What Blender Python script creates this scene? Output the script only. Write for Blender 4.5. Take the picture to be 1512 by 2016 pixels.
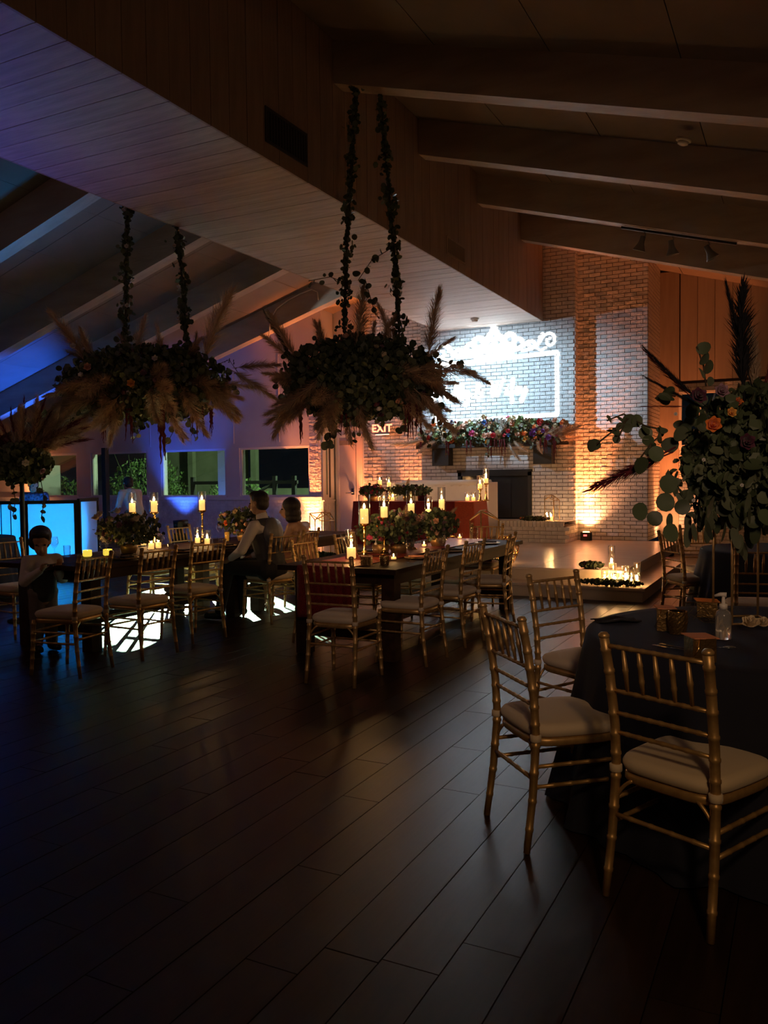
import bpy, math, random
import numpy as np
from mathutils import Vector, Matrix, Euler
R = random.Random(7)
PI = math.pi
for o in list(bpy.data.objects):
    bpy.data.objects.remove(o)
sc = bpy.context.scene
COL = sc.collection

# ------------------------------------------------------------------ camera
F_PX = 1630.0
PITCH, YAW, ROLL = math.radians(2.245), math.radians(26.877), math.atan(-0.011)
CAM = Vector((0, 0, 1.465))
_fh = Vector((-math.sin(YAW), math.cos(YAW), 0)); _R = Vector((math.cos(YAW), math.sin(YAW), 0)); _Z = Vector((0, 0, 1))
_fw = _fh * math.cos(PITCH) - _Z * math.sin(PITCH); _up = _Z * math.cos(PITCH) + _fh * math.sin(PITCH)
_right = _R * math.cos(ROLL) + _up * math.sin(ROLL); _upi = _up * math.cos(ROLL) - _R * math.sin(ROLL)
cd = bpy.data.cameras.new('camera'); cam = bpy.data.objects.new('camera', cd); COL.objects.link(cam)
m = Matrix((_right, _upi, -_fw)).transposed().to_4x4(); m.translation = CAM
cam.matrix_world = m
cd.sensor_fit = 'HORIZONTAL'; cd.sensor_width = 36; cd.lens = F_PX / 1512 * 36; cd.clip_end = 200; cd.clip_start = 0.05
sc.camera = cam

# ------------------------------------------------------------------ world, exposure, large lights
vs = sc.view_settings
vs.view_transform = 'Standard'; vs.look = 'None'; vs.exposure = 0.0; vs.gamma = 1.0
try: vs.use_curve_mapping = False
except Exception: pass
w = bpy.data.worlds.new('night'); sc.world = w; w.use_nodes = True
w.node_tree.nodes['Background'].inputs[0].default_value = (0.010, 0.014, 0.022, 1); w.node_tree.nodes['Background'].inputs[1].default_value = 0.25

def light(name, kind, loc, col, power, target=None, size=0.1, cone=None, blend=0.3, size_y=None):
    l = bpy.data.lights.new(name, kind); l.color = col; l.energy = power
    if kind == 'AREA':
        l.size = size
        if size_y: l.shape = 'RECTANGLE'; l.size_y = size_y
    else: l.shadow_soft_size = size
    if kind == 'SPOT': l.spot_size = math.radians(cone); l.spot_blend = blend
    o = bpy.data.objects.new(name, l); COL.objects.link(o); o.location = loc
    if target is not None:
        d = Vector(target) - Vector(loc); o.rotation_euler = d.to_track_quat('-Z', 'Y').to_euler()
    return o
AMBER = (1.0, 0.25, 0.065)
# warm room lights and added fill
light('dim_ceiling_light', 'AREA', (1.2, -1.2, 3.3), (1.0, 0.58, 0.30), 11, (0.2, 3.5, 0.4), 0.9)
light('house_downlight', 'SPOT', (0.9, -0.6, 3.2), (1.0, 0.58, 0.24), 85, (-0.35, 3.4, 0.75), 0.15, 52, 1.0)
light('stage_fill_spot', 'SPOT', (1.2, -2.0, 3.3), (1.0, 0.68, 0.56), 190, (-3.6, 9.6, 0.4), 0.2, 32, 1.0)  # added fill that brightens the stage and sequin cloth, no such fixture
light('dim_right_area_light', 'AREA', (2.4, 6.0, 2.2), (1.0, 0.50, 0.26), 4, (-4.2, 8.0, 5.0), 0.8)  # dim warm area light at the right, aimed at the ridge box
light('dim_left_area_light', 'AREA', (-8.0, 2.0, 2.6), (1.0, 0.50, 0.30), 6, (-5.0, 9.0, 3.6), 1.0)  # dim warm area light at the left, aimed up across the hall
# amber uplights (the fixtures are built below, at the same places)
UPL = [(-3.48, 14.90, 0.33, 260), (-6.92, 14.93, 0.33, 130), (-8.08, 15.02, 0.33, 150), (-9.16, 14.62, 0.0, 330), (-2.22, 15.95, 0.0, 150), (-17.6, 14.4, 0.0, 160)]
for (x, y, z, pw) in UPL:
    light('amber_uplight', 'SPOT', (x, y, z + 0.19), AMBER, pw * 4.2, (x, y + 0.22, z + 3.2), 0.04, 46, 0.7)
    light('amber_uplight_spill', 'SPOT', (x, y + 0.04, z + 0.19), (1.0, 0.38, 0.15), pw * 0.6, (x, y + 0.25, z + 1.2), 0.04, 120, 1.0)
# blue uplights and the disc jockey's wash
light('blue_uplight', 'SPOT', (-12.6, 14.3, 0.2), (0.04, 0.13, 1.0), 300, (-12.6, 14.75, 3.0), 0.05, 70, 0.6)
light('blue_wash', 'SPOT', (-13.2, 11.6, 1.0), (0.02, 0.12, 1.0), 1000, (-14.0, 10.0, 4.0), 0.08, 80, 0.6)
light('violet_wash', 'SPOT', (-9.6, 6.2, 1.4), (0.07, 0.09, 1.0), 240, (-6.6, 4.4, 4.4), 0.2, 60, 1.0)
light('lavender_wash', 'SPOT', (-9.8, 10.6, 2.4), (0.34, 0.28, 1.0), 45, (-11.0, 14.8, 1.6), 0.3, 110, 1.0)
# moving head beam that lands on the floor under the long tables
BEAM = ((-9.25, 10.75, 0.76), (-7.25, 8.0, 0.0))
light('mint_beam', 'SPOT', BEAM[0], (0.60, 1.0, 0.70), 60000, BEAM[1], 0.010, 12.5, 0.04)
light('mint_beam', 'SPOT', (-9.05, 10.95, 0.76), (0.60, 1.0, 0.70), 60000, (-6.35, 8.5, 0.0), 0.010, 11.5, 0.04)
# cold wash around the monogram
light('cold_wash', 'SPOT', (-10.0, 11.3, 3.86), (0.50, 0.80, 1.0), 5200, (-5.3, 14.9, 3.15), 0.03, 27, 1.0)
light('cold_spill', 'SPOT', (-10.0, 11.3, 3.86), (0.60, 0.74, 1.0), 210, (-4.6, 14.9, 2.9), 0.03, 36, 0.15)
# light that spills through the windows
light('garden_floodlight', 'SPOT', (-8.0, 17.5, 4.2), (0.75, 1.0, 0.62), 2400, (-14.5, 20.0, 0.6), 0.2, 110, 0.6)

# ------------------------------------------------------------------ helpers
class MB:
    def __init__(s): s.v = []; s.f = []; s.mi = []; s.cur = 0; s.sm = []; s.smooth = False
    def add(s, vs, fs):
        n = len(s.v); s.v += [tuple(p) for p in vs]
        for f in fs: s.f.append(tuple(i + n for i in f)); s.mi.append(s.cur); s.sm.append(s.smooth)
        return s
    def box(s, c, d, M=None, taper=None):
        x, y, z = d[0] / 2, d[1] / 2, d[2] / 2
        P = [Vector((a * x * (taper if taper and k > 0 else 1), b * y * (taper if taper and k > 0 else 1), k * z)) for k in (-1, 1) for b in (-1, 1) for a in (-1, 1)]
        if M is not None: P = [M @ p for p in P]
        P = [p + Vector(c) for p in P]
        return s.add(P, [(0, 2, 3, 1), (4, 5, 7, 6), (0, 1, 5, 4), (2, 6, 7, 3), (0, 4, 6, 2), (1, 3, 7, 5)])
    def bbox(s, a, b): return s.box([(a[i] + b[i]) / 2 for i in range(3)], [abs(b[i] - a[i]) for i in range(3)])
    def path(s, pts, rad, n=8, cap=True, flat=1.0):
        pts = [Vector(p) for p in pts]; k = len(pts)
        if not hasattr(rad, '__len__'): rad = [rad] * k
        t0 = (pts[1] - pts[0]).normalized(); up = Vector((0, 0, 1)) if abs(t0.z) < 0.9 else Vector((1, 0, 0))
        a = t0.cross(up).normalized(); V = []
        for i in range(k):
            t = (pts[min(i + 1, k - 1)] - pts[max(i - 1, 0)])
            t = t.normalized() if t.length > 1e-9 else t0
            a = (a - t * a.dot(t)).normalized(); b = t.cross(a)
            for j in range(n):
                an = 2 * PI * j / n
                V.append(pts[i] + (a * math.cos(an) + b * math.sin(an) * flat) * rad[i])
        Fs = []
        for i in range(k - 1):
            for j in range(n):
                Fs.append((i * n + j, i * n + (j + 1) % n, (i + 1) * n + (j + 1) % n, (i + 1) * n + j))
        if cap: Fs.append(tuple(range(n - 1, -1, -1))); Fs.append(tuple((k - 1) * n + j for j in range(n)))
        sm = s.smooth; s.smooth = True; s.add(V, Fs); s.smooth = sm; return s
    def lathe(s, prof, c=(0, 0, 0), n=16, M=None):
        V = []; Fs = []
        for (r, z) in prof:
            for j in range(n):
                a = 2 * PI * j / n; p = Vector((r * math.cos(a), r * math.sin(a), z))
                if M is not None: p = M @ p
                V.append(p + Vector(c))
        k = len(prof)
        for i in range(k - 1):
            for j in range(n): Fs.append((i * n + j, i * n + (j + 1) % n, (i + 1) * n + (j + 1) % n, (i + 1) * n + j))
        if prof[0][0] > 1e-4: Fs.append(tuple(range(n - 1, -1, -1)))
        if prof[-1][0] > 1e-4: Fs.append(tuple((k - 1) * n + j for j in range(n)))
        sm = s.smooth; s.smooth = True; s.add(V, Fs); s.smooth = sm; return s
    def ell(s, c, r, n=10, m=6, M=None):
        V = []; Fs = []
        for i in range(m + 1):
            ph = -PI / 2 + PI * i / m
            for j in range(n):
                a = 2 * PI * j / n
                p = Vector((r[0] * math.cos(ph) * math.cos(a), r[1] * math.cos(ph) * math.sin(a), r[2] * math.sin(ph)))
                if M is not None: p = M @ p
                V.append(p + Vector(c))
        for i in range(m):
            for j in range(n): Fs.append((i * n + j, i * n + (j + 1) % n, (i + 1) * n + (j + 1) % n, (i + 1) * n + j))
        sm = s.smooth; s.smooth = True; s.add(V, Fs); s.smooth = sm; return s
    def mesh(s, name, mats):
        me = bpy.data.meshes.new(name); me.from_pydata(s.v, [], s.f)
        if not isinstance(mats, (list, tuple)): mats = [mats]
        for m_ in mats: me.materials.append(m_)
        me.polygons.foreach_set('use_smooth', s.sm)
        if len(mats) > 1: me.polygons.foreach_set('material_index', s.mi)
        me.validate(); me.update(); return me
    def build(s, name, mats, parent=None, loc=None, rot=None): return link(name, s.mesh(name, mats), parent, loc, rot)

def link(name, me, parent=None, loc=None, rot=None, scale=None):
    o = bpy.data.objects.new(name, me); COL.objects.link(o)
    if parent is not None: o.parent = parent
    if loc is not None: o.location = loc
    if rot is not None: o.rotation_euler = rot
    if scale is not None: o.scale = scale if hasattr(scale, '__len__') else (scale,) * 3
    return o
def tag(o, label=None, cat=None, group=None, kind=None):
    if label: o['label'] = label
    if cat: o['category'] = cat
    if group: o['group'] = group
    if kind: o['kind'] = kind
    return o
def thing(name, label, cat, loc=(0, 0, 0), rz=0, group=None):
    o = bpy.data.objects.new(name, None); COL.objects.link(o); o.location = loc; o.rotation_euler = (0, 0, rz); o.empty_display_size = 0.1
    return tag(o, label, cat, group)
def struct(name, label=None, cat=None, loc=(0, 0, 0)):
    o = bpy.data.objects.new(name, None); COL.objects.link(o); o.location = loc
    return tag(o, label, cat, None, 'structure')
KIDS = {}
def dup(root, loc, rz, label, group=None, name=None):
    ch = KIDS.setdefault(root.name, list(root.children))
    r = root.copy(); COL.objects.link(r); r.location = loc; r.rotation_euler = (0, 0, rz); r['label'] = label
    if group: r['group'] = group
    for c0 in ch:
        c = c0.copy(); COL.objects.link(c); c.parent = r
        for g0 in KIDS.setdefault(c0.name, list(c0.children)):
            g = g0.copy(); COL.objects.link(g); g.parent = c
    return r
def at(px, py, z):
    """point at height z seen along a measured direction"""
    dx, dy = px - 756.0, py - 1008.0; c, s_ = math.cos(ROLL), math.sin(ROLL)
    a, b = dx * c + dy * s_, -dx * s_ + dy * c
    r = _fw + _R * (a / F_PX) - _up * (b / F_PX); t = (z - CAM.z) / r.z
    return CAM + r * t
def atY(px, py, Y):
    dx, dy = px - 756.0, py - 1008.0; c, s_ = math.cos(ROLL), math.sin(ROLL)
    a, b = dx * c + dy * s_, -dx * s_ + dy * c
    r = _fw + _R * (a / F_PX) - _up * (b / F_PX); return CAM + r * (Y / r.y)

# ------------------------------------------------------------------ materials
def mat(name, col, rough=0.5, metal=0.0, spec=0.5, noise=None, bump=None, var=0.0, emit=None, es=0.0, sheen=0.0, trans=0.0, sub=0.0, stretch=None):
    m_ = bpy.data.materials.new(name); m_.use_nodes = True; nt = m_.node_tree; b = nt.nodes['Principled BSDF']
    b.inputs['Base Color'].default_value = (*col, 1); b.inputs['Roughness'].default_value = rough; b.inputs['Metallic'].default_value = metal
    b.inputs['Specular IOR Level'].default_value = spec
    if sheen: b.inputs['Sheen Weight'].default_value = sheen
    if trans: b.inputs['Transmission Weight'].default_value = trans
    if sub: b.inputs['Subsurface Weight'].default_value = sub; b.inputs['Subsurface Radius'].default_value = (0.02, 0.01, 0.005)
    last = None; tc = None
    def coords():
        nonlocal tc
        if tc is None:
            t = nt.nodes.new('ShaderNodeTexCoord'); mp = nt.nodes.new('ShaderNodeMapping'); nt.links.new(t.outputs['Object'], mp.inputs[0])
            if stretch: mp.inputs['Scale'].default_value = stretch
            tc = mp.outputs[0]
        return tc
    if noise:
        n = nt.nodes.new('ShaderNodeTexNoise'); n.inputs['Scale'].default_value = noise[0]; n.inputs['Detail'].default_value = 5
        nt.links.new(coords(), n.inputs['Vector'])
        mx = nt.nodes.new('ShaderNodeMix'); mx.data_type = 'RGBA'; mx.inputs[6].default_value = (*col, 1); mx.inputs[7].default_value = (*noise[1], 1)
        rp = nt.nodes.new('ShaderNodeValToRGB'); rp.color_ramp.elements[0].position = 0.38; rp.color_ramp.elements[1].position = 0.66
        nt.links.new(n.outputs[0], rp.inputs[0]); nt.links.new(rp.outputs[0], mx.inputs[0]); last = mx.outputs[2]
    if var:
        oi = nt.nodes.new('ShaderNodeObjectInfo'); h = nt.nodes.new('ShaderNodeHueSaturation')
        mr = nt.nodes.new('ShaderNodeMapRange'); mr.inputs[3].default_value = 1 - var; mr.inputs[4].default_value = 1 + var
        nt.links.new(oi.outputs['Random'], mr.inputs[0]); nt.links.new(mr.outputs[0], h.inputs['Value'])
        if last is not None: nt.links.new(last, h.inputs['Color'])
        else: h.inputs['Color'].default_value = (*col, 1)
        last = h.outputs[0]
    if last is not None: nt.links.new(last, b.inputs['Base Color'])
    if bump:
        n = nt.nodes.new('ShaderNodeTexNoise'); n.inputs['Scale'].default_value = bump[0]; n.inputs['Detail'].default_value = 4
        nt.links.new(coords(), n.inputs['Vector'])
        bp = nt.nodes.new('ShaderNodeBump'); bp.inputs['Strength'].default_value = bump[1]; bp.inputs['Distance'].default_value = bump[2] if len(bump) > 2 else 0.01
        nt.links.new(n.outputs[0], bp.inputs['Height']); nt.links.new(bp.outputs[0], b.inputs['Normal'])
    if emit: b.inputs['Emission Color'].default_value = (*emit, 1); b.inputs['Emission Strength'].default_value = es
    return m_
def glassmat(name, tint=(1, 1, 1), ior=1.45, rough=0.02, haze=0.0):
    m_ = bpy.data.materials.new(name); m_.use_nodes = True; nt = m_.node_tree; nt.nodes.clear()
    out = nt.nodes.new('ShaderNodeOutputMaterial'); tr = nt.nodes.new('ShaderNodeBsdfTransparent'); gl = nt.nodes.new('ShaderNodeBsdfGlossy')
    lw = nt.nodes.new('ShaderNodeLayerWeight'); lw.inputs[0].default_value = 0.5; mx = nt.nodes.new('ShaderNodeMixShader')
    pw = nt.nodes.new('ShaderNodeMath'); pw.operation = 'POWER'; nt.links.new(lw.outputs['Facing'], pw.inputs[0]); pw.inputs[1].default_value = 3.5
    fr = nt.nodes.new('ShaderNodeMath'); fr.operation = 'MULTIPLY_ADD'; nt.links.new(pw.outputs[0], fr.inputs[0]); fr.inputs[1].default_value = 0.95; fr.inputs[2].default_value = 0.10
    tr.inputs[0].default_value = (*tint, 1); gl.inputs['Roughness'].default_value = rough
    nt.links.new(fr.outputs[0], mx.inputs[0]); nt.links.new(tr.outputs[0], mx.inputs[1]); nt.links.new(gl.outputs[0], mx.inputs[2])
    nt.links.new(mx.outputs[0], out.inputs[0]); return m_
M = {}
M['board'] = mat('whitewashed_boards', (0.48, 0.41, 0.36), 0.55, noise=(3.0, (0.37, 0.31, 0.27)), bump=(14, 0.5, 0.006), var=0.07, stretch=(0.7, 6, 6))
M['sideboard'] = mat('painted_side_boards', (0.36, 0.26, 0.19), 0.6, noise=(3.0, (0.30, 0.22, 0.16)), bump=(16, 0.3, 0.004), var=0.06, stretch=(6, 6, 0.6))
M['groove'] = mat('dark_groove', (0.05, 0.04, 0.035), 0.9)
M['roof'] = mat('roof_panels', (0.20, 0.15, 0.12), 0.8, noise=(2, (0.17, 0.13, 0.10)), var=0.05)
M['beam'] = mat('painted_beam', (0.40, 0.32, 0.25), 0.6, noise=(2.5, (0.33, 0.26, 0.20)), bump=(9, 0.4, 0.01), stretch=(0.6, 3, 3))
M['brick'] = mat('white_painted_brick', (0.70, 0.67, 0.66), 0.40, noise=(9, (0.58, 0.55, 0.54)), bump=(22, 0.9, 0.012), var=0.08)
M['mortar'] = mat('grey_mortar', (0.13, 0.115, 0.105), 0.9, bump=(40, 0.5, 0.004))
M['plaster'] = mat('painted_wall', (0.62, 0.58, 0.58), 0.6, noise=(1.2, (0.56, 0.52, 0.52)), bump=(30, 0.1, 0.003))
M['trim'] = mat('white_trim', (0.72, 0.68, 0.66), 0.4)
M['door'] = mat('door_paint', (0.68, 0.55, 0.50), 0.4)
M['rwall'] = mat('tan_boards', (0.42, 0.33, 0.26), 0.6, noise=(3, (0.36, 0.28, 0.22)), var=0.05, stretch=(4, 4, 0.5))
M['plank'] = mat('dark_floor_plank', (0.030, 0.015, 0.010), 0.37, spec=0.52, noise=(3, (0.020, 0.010, 0.007)), bump=(10, 0.25, 0.002), var=0.22, stretch=(7, 0.7, 1))
M['seam'] = mat('floor_seam', (0.012, 0.008, 0.007), 0.8)
M['stage'] = mat('stage_wood', (0.74, 0.62, 0.54), 0.22, spec=0.5, noise=(2, (0.66, 0.55, 0.48)), var=0.05, stretch=(1, 5, 5))
M['riser'] = mat('stage_riser', (0.62, 0.52, 0.42), 0.5)
M['black'] = mat('black_iron', (0.012, 0.012, 0.013), 0.45)
M['black_matte'] = mat('black_matte', (0.008, 0.008, 0.010), 0.8)
M['mantel'] = mat('dark_mantel', (0.025, 0.018, 0.015), 0.5)
M['gold'] = mat('gold_paint', (0.56, 0.37, 0.16), 0.40, metal=0.6, noise=(30, (0.46, 0.29, 0.12)), bump=(60, 0.15, 0.002))
M['dark_gold'] = mat('hammered_dark_gold', (0.30, 0.19, 0.07), 0.28, metal=0.85, bump=(70, 0.8, 0.004))
M['brass'] = mat('polished_brass', (0.80, 0.52, 0.18), 0.18, metal=1.0)
M['cushion'] = mat('ivory_cushion', (0.62, 0.52, 0.40), 0.85, sheen=0.3, bump=(90, 0.15, 0.002))
M['navy'] = mat('navy_cloth', (0.008, 0.011, 0.030), 0.9, bump=(120, 0.2, 0.001))
M['farm'] = mat('dark_farm_table', (0.042, 0.020, 0.012), 0.6, spec=0.12, noise=(3, (0.025, 0.012, 0.008)), bump=(8, 0.3, 0.003), var=0.15, stretch=(6, 0.8, 6))
M['seq_red'] = mat('burgundy_sequin', (0.38, 0.028, 0.022), 0.32, metal=0.35, noise=(160, (0.14, 0.01, 0.012)), bump=(190, 1.0, 0.01))
M['seq_rust'] = mat('rust_sequin', (0.85, 0.17, 0.06), 0.35, metal=0.3, noise=(150, (0.42, 0.05, 0.02)), bump=(180, 1.0, 0.01))
M['seq_pink'] = mat('rose_gold_sequin', (0.55, 0.22, 0.13), 0.3, metal=0.5, noise=(150, (0.30, 0.10, 0.06)), bump=(180, 1.0, 0.01))
M['white_leather'] = mat('white_leather', (0.78, 0.76, 0.76), 0.35)
M['wax'] = mat('glowing_ivory_wax', (0.80, 0.60, 0.34), 0.5, emit=(1.0, 0.50, 0.14), es=1.3)  # emission puts the flame's glow into the wax itself
M['flame'] = mat('candle_flame', (1, 0.8, 0.4), 0.5, emit=(1.0, 0.62, 0.22), es=60)
M['glass'] = glassmat('clear_glass')
M['pane'] = glassmat('window_glass', (0.86, 0.95, 0.88), 1.35, 0.01)
M['silver'] = mat('silver_metal', (0.75, 0.75, 0.78), 0.15, metal=1.0)
M['leaf'] = mat('eucalyptus_green', (0.080, 0.110, 0.055), 0.5, var=0.4)
M['leaf2'] = mat('grey_green_leaf', (0.12, 0.145, 0.085), 0.55, var=0.4)
M['stem'] = mat('brown_stem', (0.06, 0.045, 0.025), 0.7)
M['pampas'] = mat('pampas_beige', (0.62, 0.46, 0.31), 0.9, noise=(20, (0.46, 0.33, 0.22)), var=0.3)
M['pampas_w'] = mat('pampas_white', (0.72, 0.66, 0.56), 0.9, noise=(20, (0.55, 0.50, 0.42)))
M['pampas_r'] = mat('pampas_burgundy', (0.17, 0.018, 0.030), 0.9, noise=(20, (0.09, 0.01, 0.02)))
M['pampas_b'] = mat('pampas_black', (0.008, 0.008, 0.012), 0.9)
M['amaranth'] = mat('amaranth_maroon', (0.13, 0.015, 0.022), 0.9, bump=(60, 1, 0.01))
ROSE = {'orange': (0.85, 0.24, 0.04), 'blush': (0.72, 0.42, 0.30), 'cream': (0.75, 0.62, 0.42), 'red': (0.60, 0.03, 0.05), 'magenta': (0.55, 0.05, 0.16), 'yellow': (0.85, 0.45, 0.08),
        'plum': (0.10, 0.02, 0.05), 'mauve': (0.35, 0.20, 0.26), 'white': (0.80, 0.78, 0.74), 'purple': (0.28, 0.08, 0.36), 'blue': (0.05, 0.16, 0.42), 'green': (0.30, 0.38, 0.16)}
for k, c in ROSE.items(): M['rose_' + k] = mat('petal_' + k, c, 0.6, sheen=0.2)
M['skin'] = mat('skin', (0.36, 0.20, 0.13), 0.55)
M['skin2'] = mat('skin_light', (0.50, 0.30, 0.20), 0.55)
M['hair'] = mat('dark_hair', (0.012, 0.008, 0.008), 0.55, bump=(60, 0.5, 0.005), stretch=(8, 8, 1))
M['shirt'] = mat('white_shirt', (0.62, 0.58, 0.58), 0.85, bump=(8, 0.5, 0.02))
M['vest'] = mat('charcoal_vest', (0.050, 0.050, 0.058), 0.8)
M['vestb'] = mat('grey_satin_back', (0.12, 0.12, 0.14), 0.45)
M['trousers'] = mat('black_trousers', (0.012, 0.012, 0.016), 0.85)
M['peach'] = mat('peach_dress', (0.60, 0.28, 0.16), 0.7)
M['greyp'] = mat('grey_trousers', (0.16, 0.14, 0.14), 0.85)
M['pattern'] = mat('patterned_top', (0.04, 0.035, 0.08), 0.8, noise=(26, (0.22, 0.18, 0.32)))
M['grass'] = mat('lawn', (0.10, 0.15, 0.05), 0.9, noise=(4, (0.05, 0.08, 0.03)))
M['hedge'] = mat('hedge_leaf', (0.14, 0.24, 0.07), 0.6, var=0.3)
M['facade'] = mat('pale_facade', (0.55, 0.55, 0.42), 0.8, noise=(1.5, (0.40, 0.42, 0.30)))
M['darkwood'] = mat('dark_rail', (0.03, 0.03, 0.03), 0.7)
M['scrim'] = mat('white_scrim', (0.80, 0.82, 0.85), 0.8)
_s = M['scrim'].node_tree; _b = _s.nodes['Principled BSDF']; _t = _s.nodes.new('ShaderNodeBsdfTranslucent'); _t.inputs[0].default_value = (0.8, 0.85, 0.9, 1)
_m = _s.nodes.new('ShaderNodeMixShader'); _m.inputs[0].default_value = 0.6; _s.links.new(_b.outputs[0], _m.inputs[1]); _s.links.new(_t.outputs[0], _m.inputs[2]); _s.links.new(_m.outputs[0], _s.nodes['Material Output'].inputs[0])
M['exit'] = mat('exit_letters', (1, 0.1, 0.05), 0.5, emit=(1.0, 0.13, 0.06), es=7)
M['exitbox'] = mat('exit_box', (0.22, 0.19, 0.18), 0.5)
M['exit_g'] = mat('exit_green', (0.1, 1, 0.3), 0.5, emit=(0.05, 0.8, 0.35), es=1.2)
M['lens'] = mat('amber_lens', (1, 0.5, 0.15), 0.3, emit=(1.0, 0.42, 0.10), es=30)
M['blush_napkin'] = mat('blush_card', (0.70, 0.28, 0.15), 0.7)
M['beer'] = mat('glowing_amber_beer', (0.8, 0.35, 0.05), 0.2, emit=(1.0, 0.45, 0.05), es=0.25)  # weak emission makes the beer itself glow
M['vent'] = mat('vent_dark', (0.05, 0.045, 0.05), 0.6)
M['detector'] = mat('detector_plastic', (0.62, 0.58, 0.52), 0.5)
M['lamp_head'] = mat('lamp_head_grey', (0.20, 0.19, 0.17), 0.5, metal=0.3)
M['tube'] = mat('pale_conduit', (0.75, 0.66, 0.5), 0.4)
M['led'] = mat('led_red', (1, 0.1, 0.1), 0.5, emit=(1, 0.1, 0.08), es=3)

# ------------------------------------------------------------------ monogram projector (a lamp with a gobo)
GX0, GX1, GZ0, GZ1 = -6.9, -3.7, 2.2, 4.5
WALLY = 14.92
GW, GH = 1536, 1104
def gobo():
    sx = GW / (GX1 - GX0)
    img = np.zeros((GH, GW), np.float32)
    def dot_path(pts, r, val=1.0):
        P = []
        for (x0, z0), (x1, z1) in zip(pts[:-1], pts[1:]):
            n = max(2, int(math.hypot(x1 - x0, z1 - z0) / 0.006))
            for i in range(n): P.append((x0 + (x1 - x0) * i / n, z0 + (z1 - z0) * i / n))
        P.append(pts[-1]); rr = r * sx
        for x, z in P:
            cx, cy = (x - GX0) * sx, (z - GZ0) * sx
            x0, x1, y0, y1 = int(cx - rr - 2), int(cx + rr + 3), int(cy - rr - 2), int(cy + rr + 3)
            x0, y0 = max(x0, 0), max(y0, 0); x1, y1 = min(x1, GW), min(y1, GH)
            if x1 <= x0 or y1 <= y0: continue
            yy, xx = np.mgrid[y0:y1, x0:x1]
            v = np.clip(rr - np.hypot(xx - cx, yy - cy) + 0.5, 0, 1) * val
            img[y0:y1, x0:x1] = np.maximum(img[y0:y1, x0:x1], v)
    def arc(cx, cz, r, a0, a1, n=26, k=1.0): return [(cx + r * (k if True else 1) * math.cos(math.radians(a0 + (a1 - a0) * i / n)), cz + r * math.sin(math.radians(a0 + (a1 - a0) * i / n))) for i in range(n + 1)]
    def sm(pts, n=8):
        o = []; P = [pts[0]] + list(pts) + [pts[-1]]
        for i in range(1, len(P) - 2):
            for k in range(n):
                t = k / n; o.append(tuple(0.5 * ((2 * P[i][d]) + (-P[i - 1][d] + P[i + 1][d]) * t + (2 * P[i - 1][d] - 5 * P[i][d] + 4 * P[i + 1][d] - P[i + 2][d]) * t * t + (-P[i - 1][d] + 3 * P[i][d] - 3 * P[i + 1][d] + P[i + 2][d]) * t ** 3) for d in (0, 1)))
        o.append(pts[-1]); return o
    TL, TR, BL, BR = (-6.45, 3.655), (-3.995, 3.735), (-6.42, 2.56), (-3.995, 2.61)
    dot_path([TL, TR, BR, BL, TL], 0.040)
    # crest of scrolls, symmetric about its centre
    cx, cz = -5.20, 3.86
    def sym(pts, r):
        dot_path([(cx + x, cz + z + 0.03 * x) for x, z in pts], r); dot_path([(cx - x, cz + z - 0.03 * x) for x, z in pts], r)
    sym(sm([(0.0, 0.44), (0.05, 0.33), (0.13, 0.22), (0.20, 0.10), (0.12, 0.0), (0.0, 0.05)]), 0.055)
    sym(arc(0.10, 0.15, 0.09, 0, 350), 0.05); sym(arc(0.31, 0.17, 0.10, 0, 360), 0.05); sym(arc(0.47, 0.08, 0.09, 0, 360), 0.04)
    sym(sm([(0.0, 0.0), (0.2, 0.0), (0.45, -0.03), (0.62, 0.06), (0.72, 0.10), (0.80, 0.03), (0.74, -0.03), (0.68, 0.02)]), 0.034)
    sym(sm([(0.55, -0.06), (0.75, -0.04), (0.88, 0.06), (0.95, 0.16), (1.06, 0.20), (1.15, 0.14), (1.16, 0.05), (1.09, -0.02), (1.02, 0.02), (1.02, 0.09), (1.08, 0.11)]), 0.026)
    sym(sm([(0.86, 0.02), (0.88, 0.14), (0.94, 0.21)]), 0.024); sym(sm([(0.80, 0.0), (0.90, -0.09), (1.0, -0.05)]), 0.022)
    sym([(0.0, -0.1), (0.35, -0.10)], 0.05)
    # script line: letters drawn as pen strokes (unit x to the right, z up)
    L = {'W': [[(0, .75), (.10, .95), (.2, .85), (.16, .3), (.22, .02), (.36, .4), (.46, .85), (.44, .3), (.5, .02), (.66, .45), (.78, .98), (.92, .92)]],
         'i': [[(0, .1), (.08, .42), (.1, .1), (.2, .08), (.26, .2)], [(.12, .62), (.13, .64)]],
         'f': [[(0, .15), (.14, .5), (.2, .95), (.1, .98), (.06, .4), (.04, -.4), (.12, -.42), (.14, .05), (.26, .2)]],
         'e': [[(0, .15), (.14, .25), (.18, .42), (.06, .44), (.02, .15), (.12, .02), (.26, .2)]],
         'y': [[(0, .42), (.04, .1), (.14, .08), (.22, .42), (.2, .0), (.1, -.42), (-.04, -.34), (.2, .05), (.34, .22)]],
         'H': [[(0, .8), (.08, .95), (.1, .5), (.04, .0)], [(.42, .95), (.36, .5), (.38, .05), (.5, .15)], [(.02, .45), (.2, .52), (.44, .5)]],
         'u': [[(0, .4), (.04, .08), (.16, .1), (.22, .42), (.22, .1), (.34, .2)]],
         'b': [[(0, .15), (.14, .6), (.16, .95), (.06, .9), (.05, .1), (.16, .02), (.22, .3), (.12, .42), (.28, .3)]],
         '&': [[(.42, .05), (.1, .65), (.14, .9), (.28, .8), (.05, .3), (.08, .02), (.28, .05), (.42, .4)]]}
    adv = {'W': .92, 'i': .25, 'f': .27, 'e': .27, 'y': .32, 'H': .52, 'u': .33, 'b': .28, '&': .5, ' ': .22}
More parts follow.
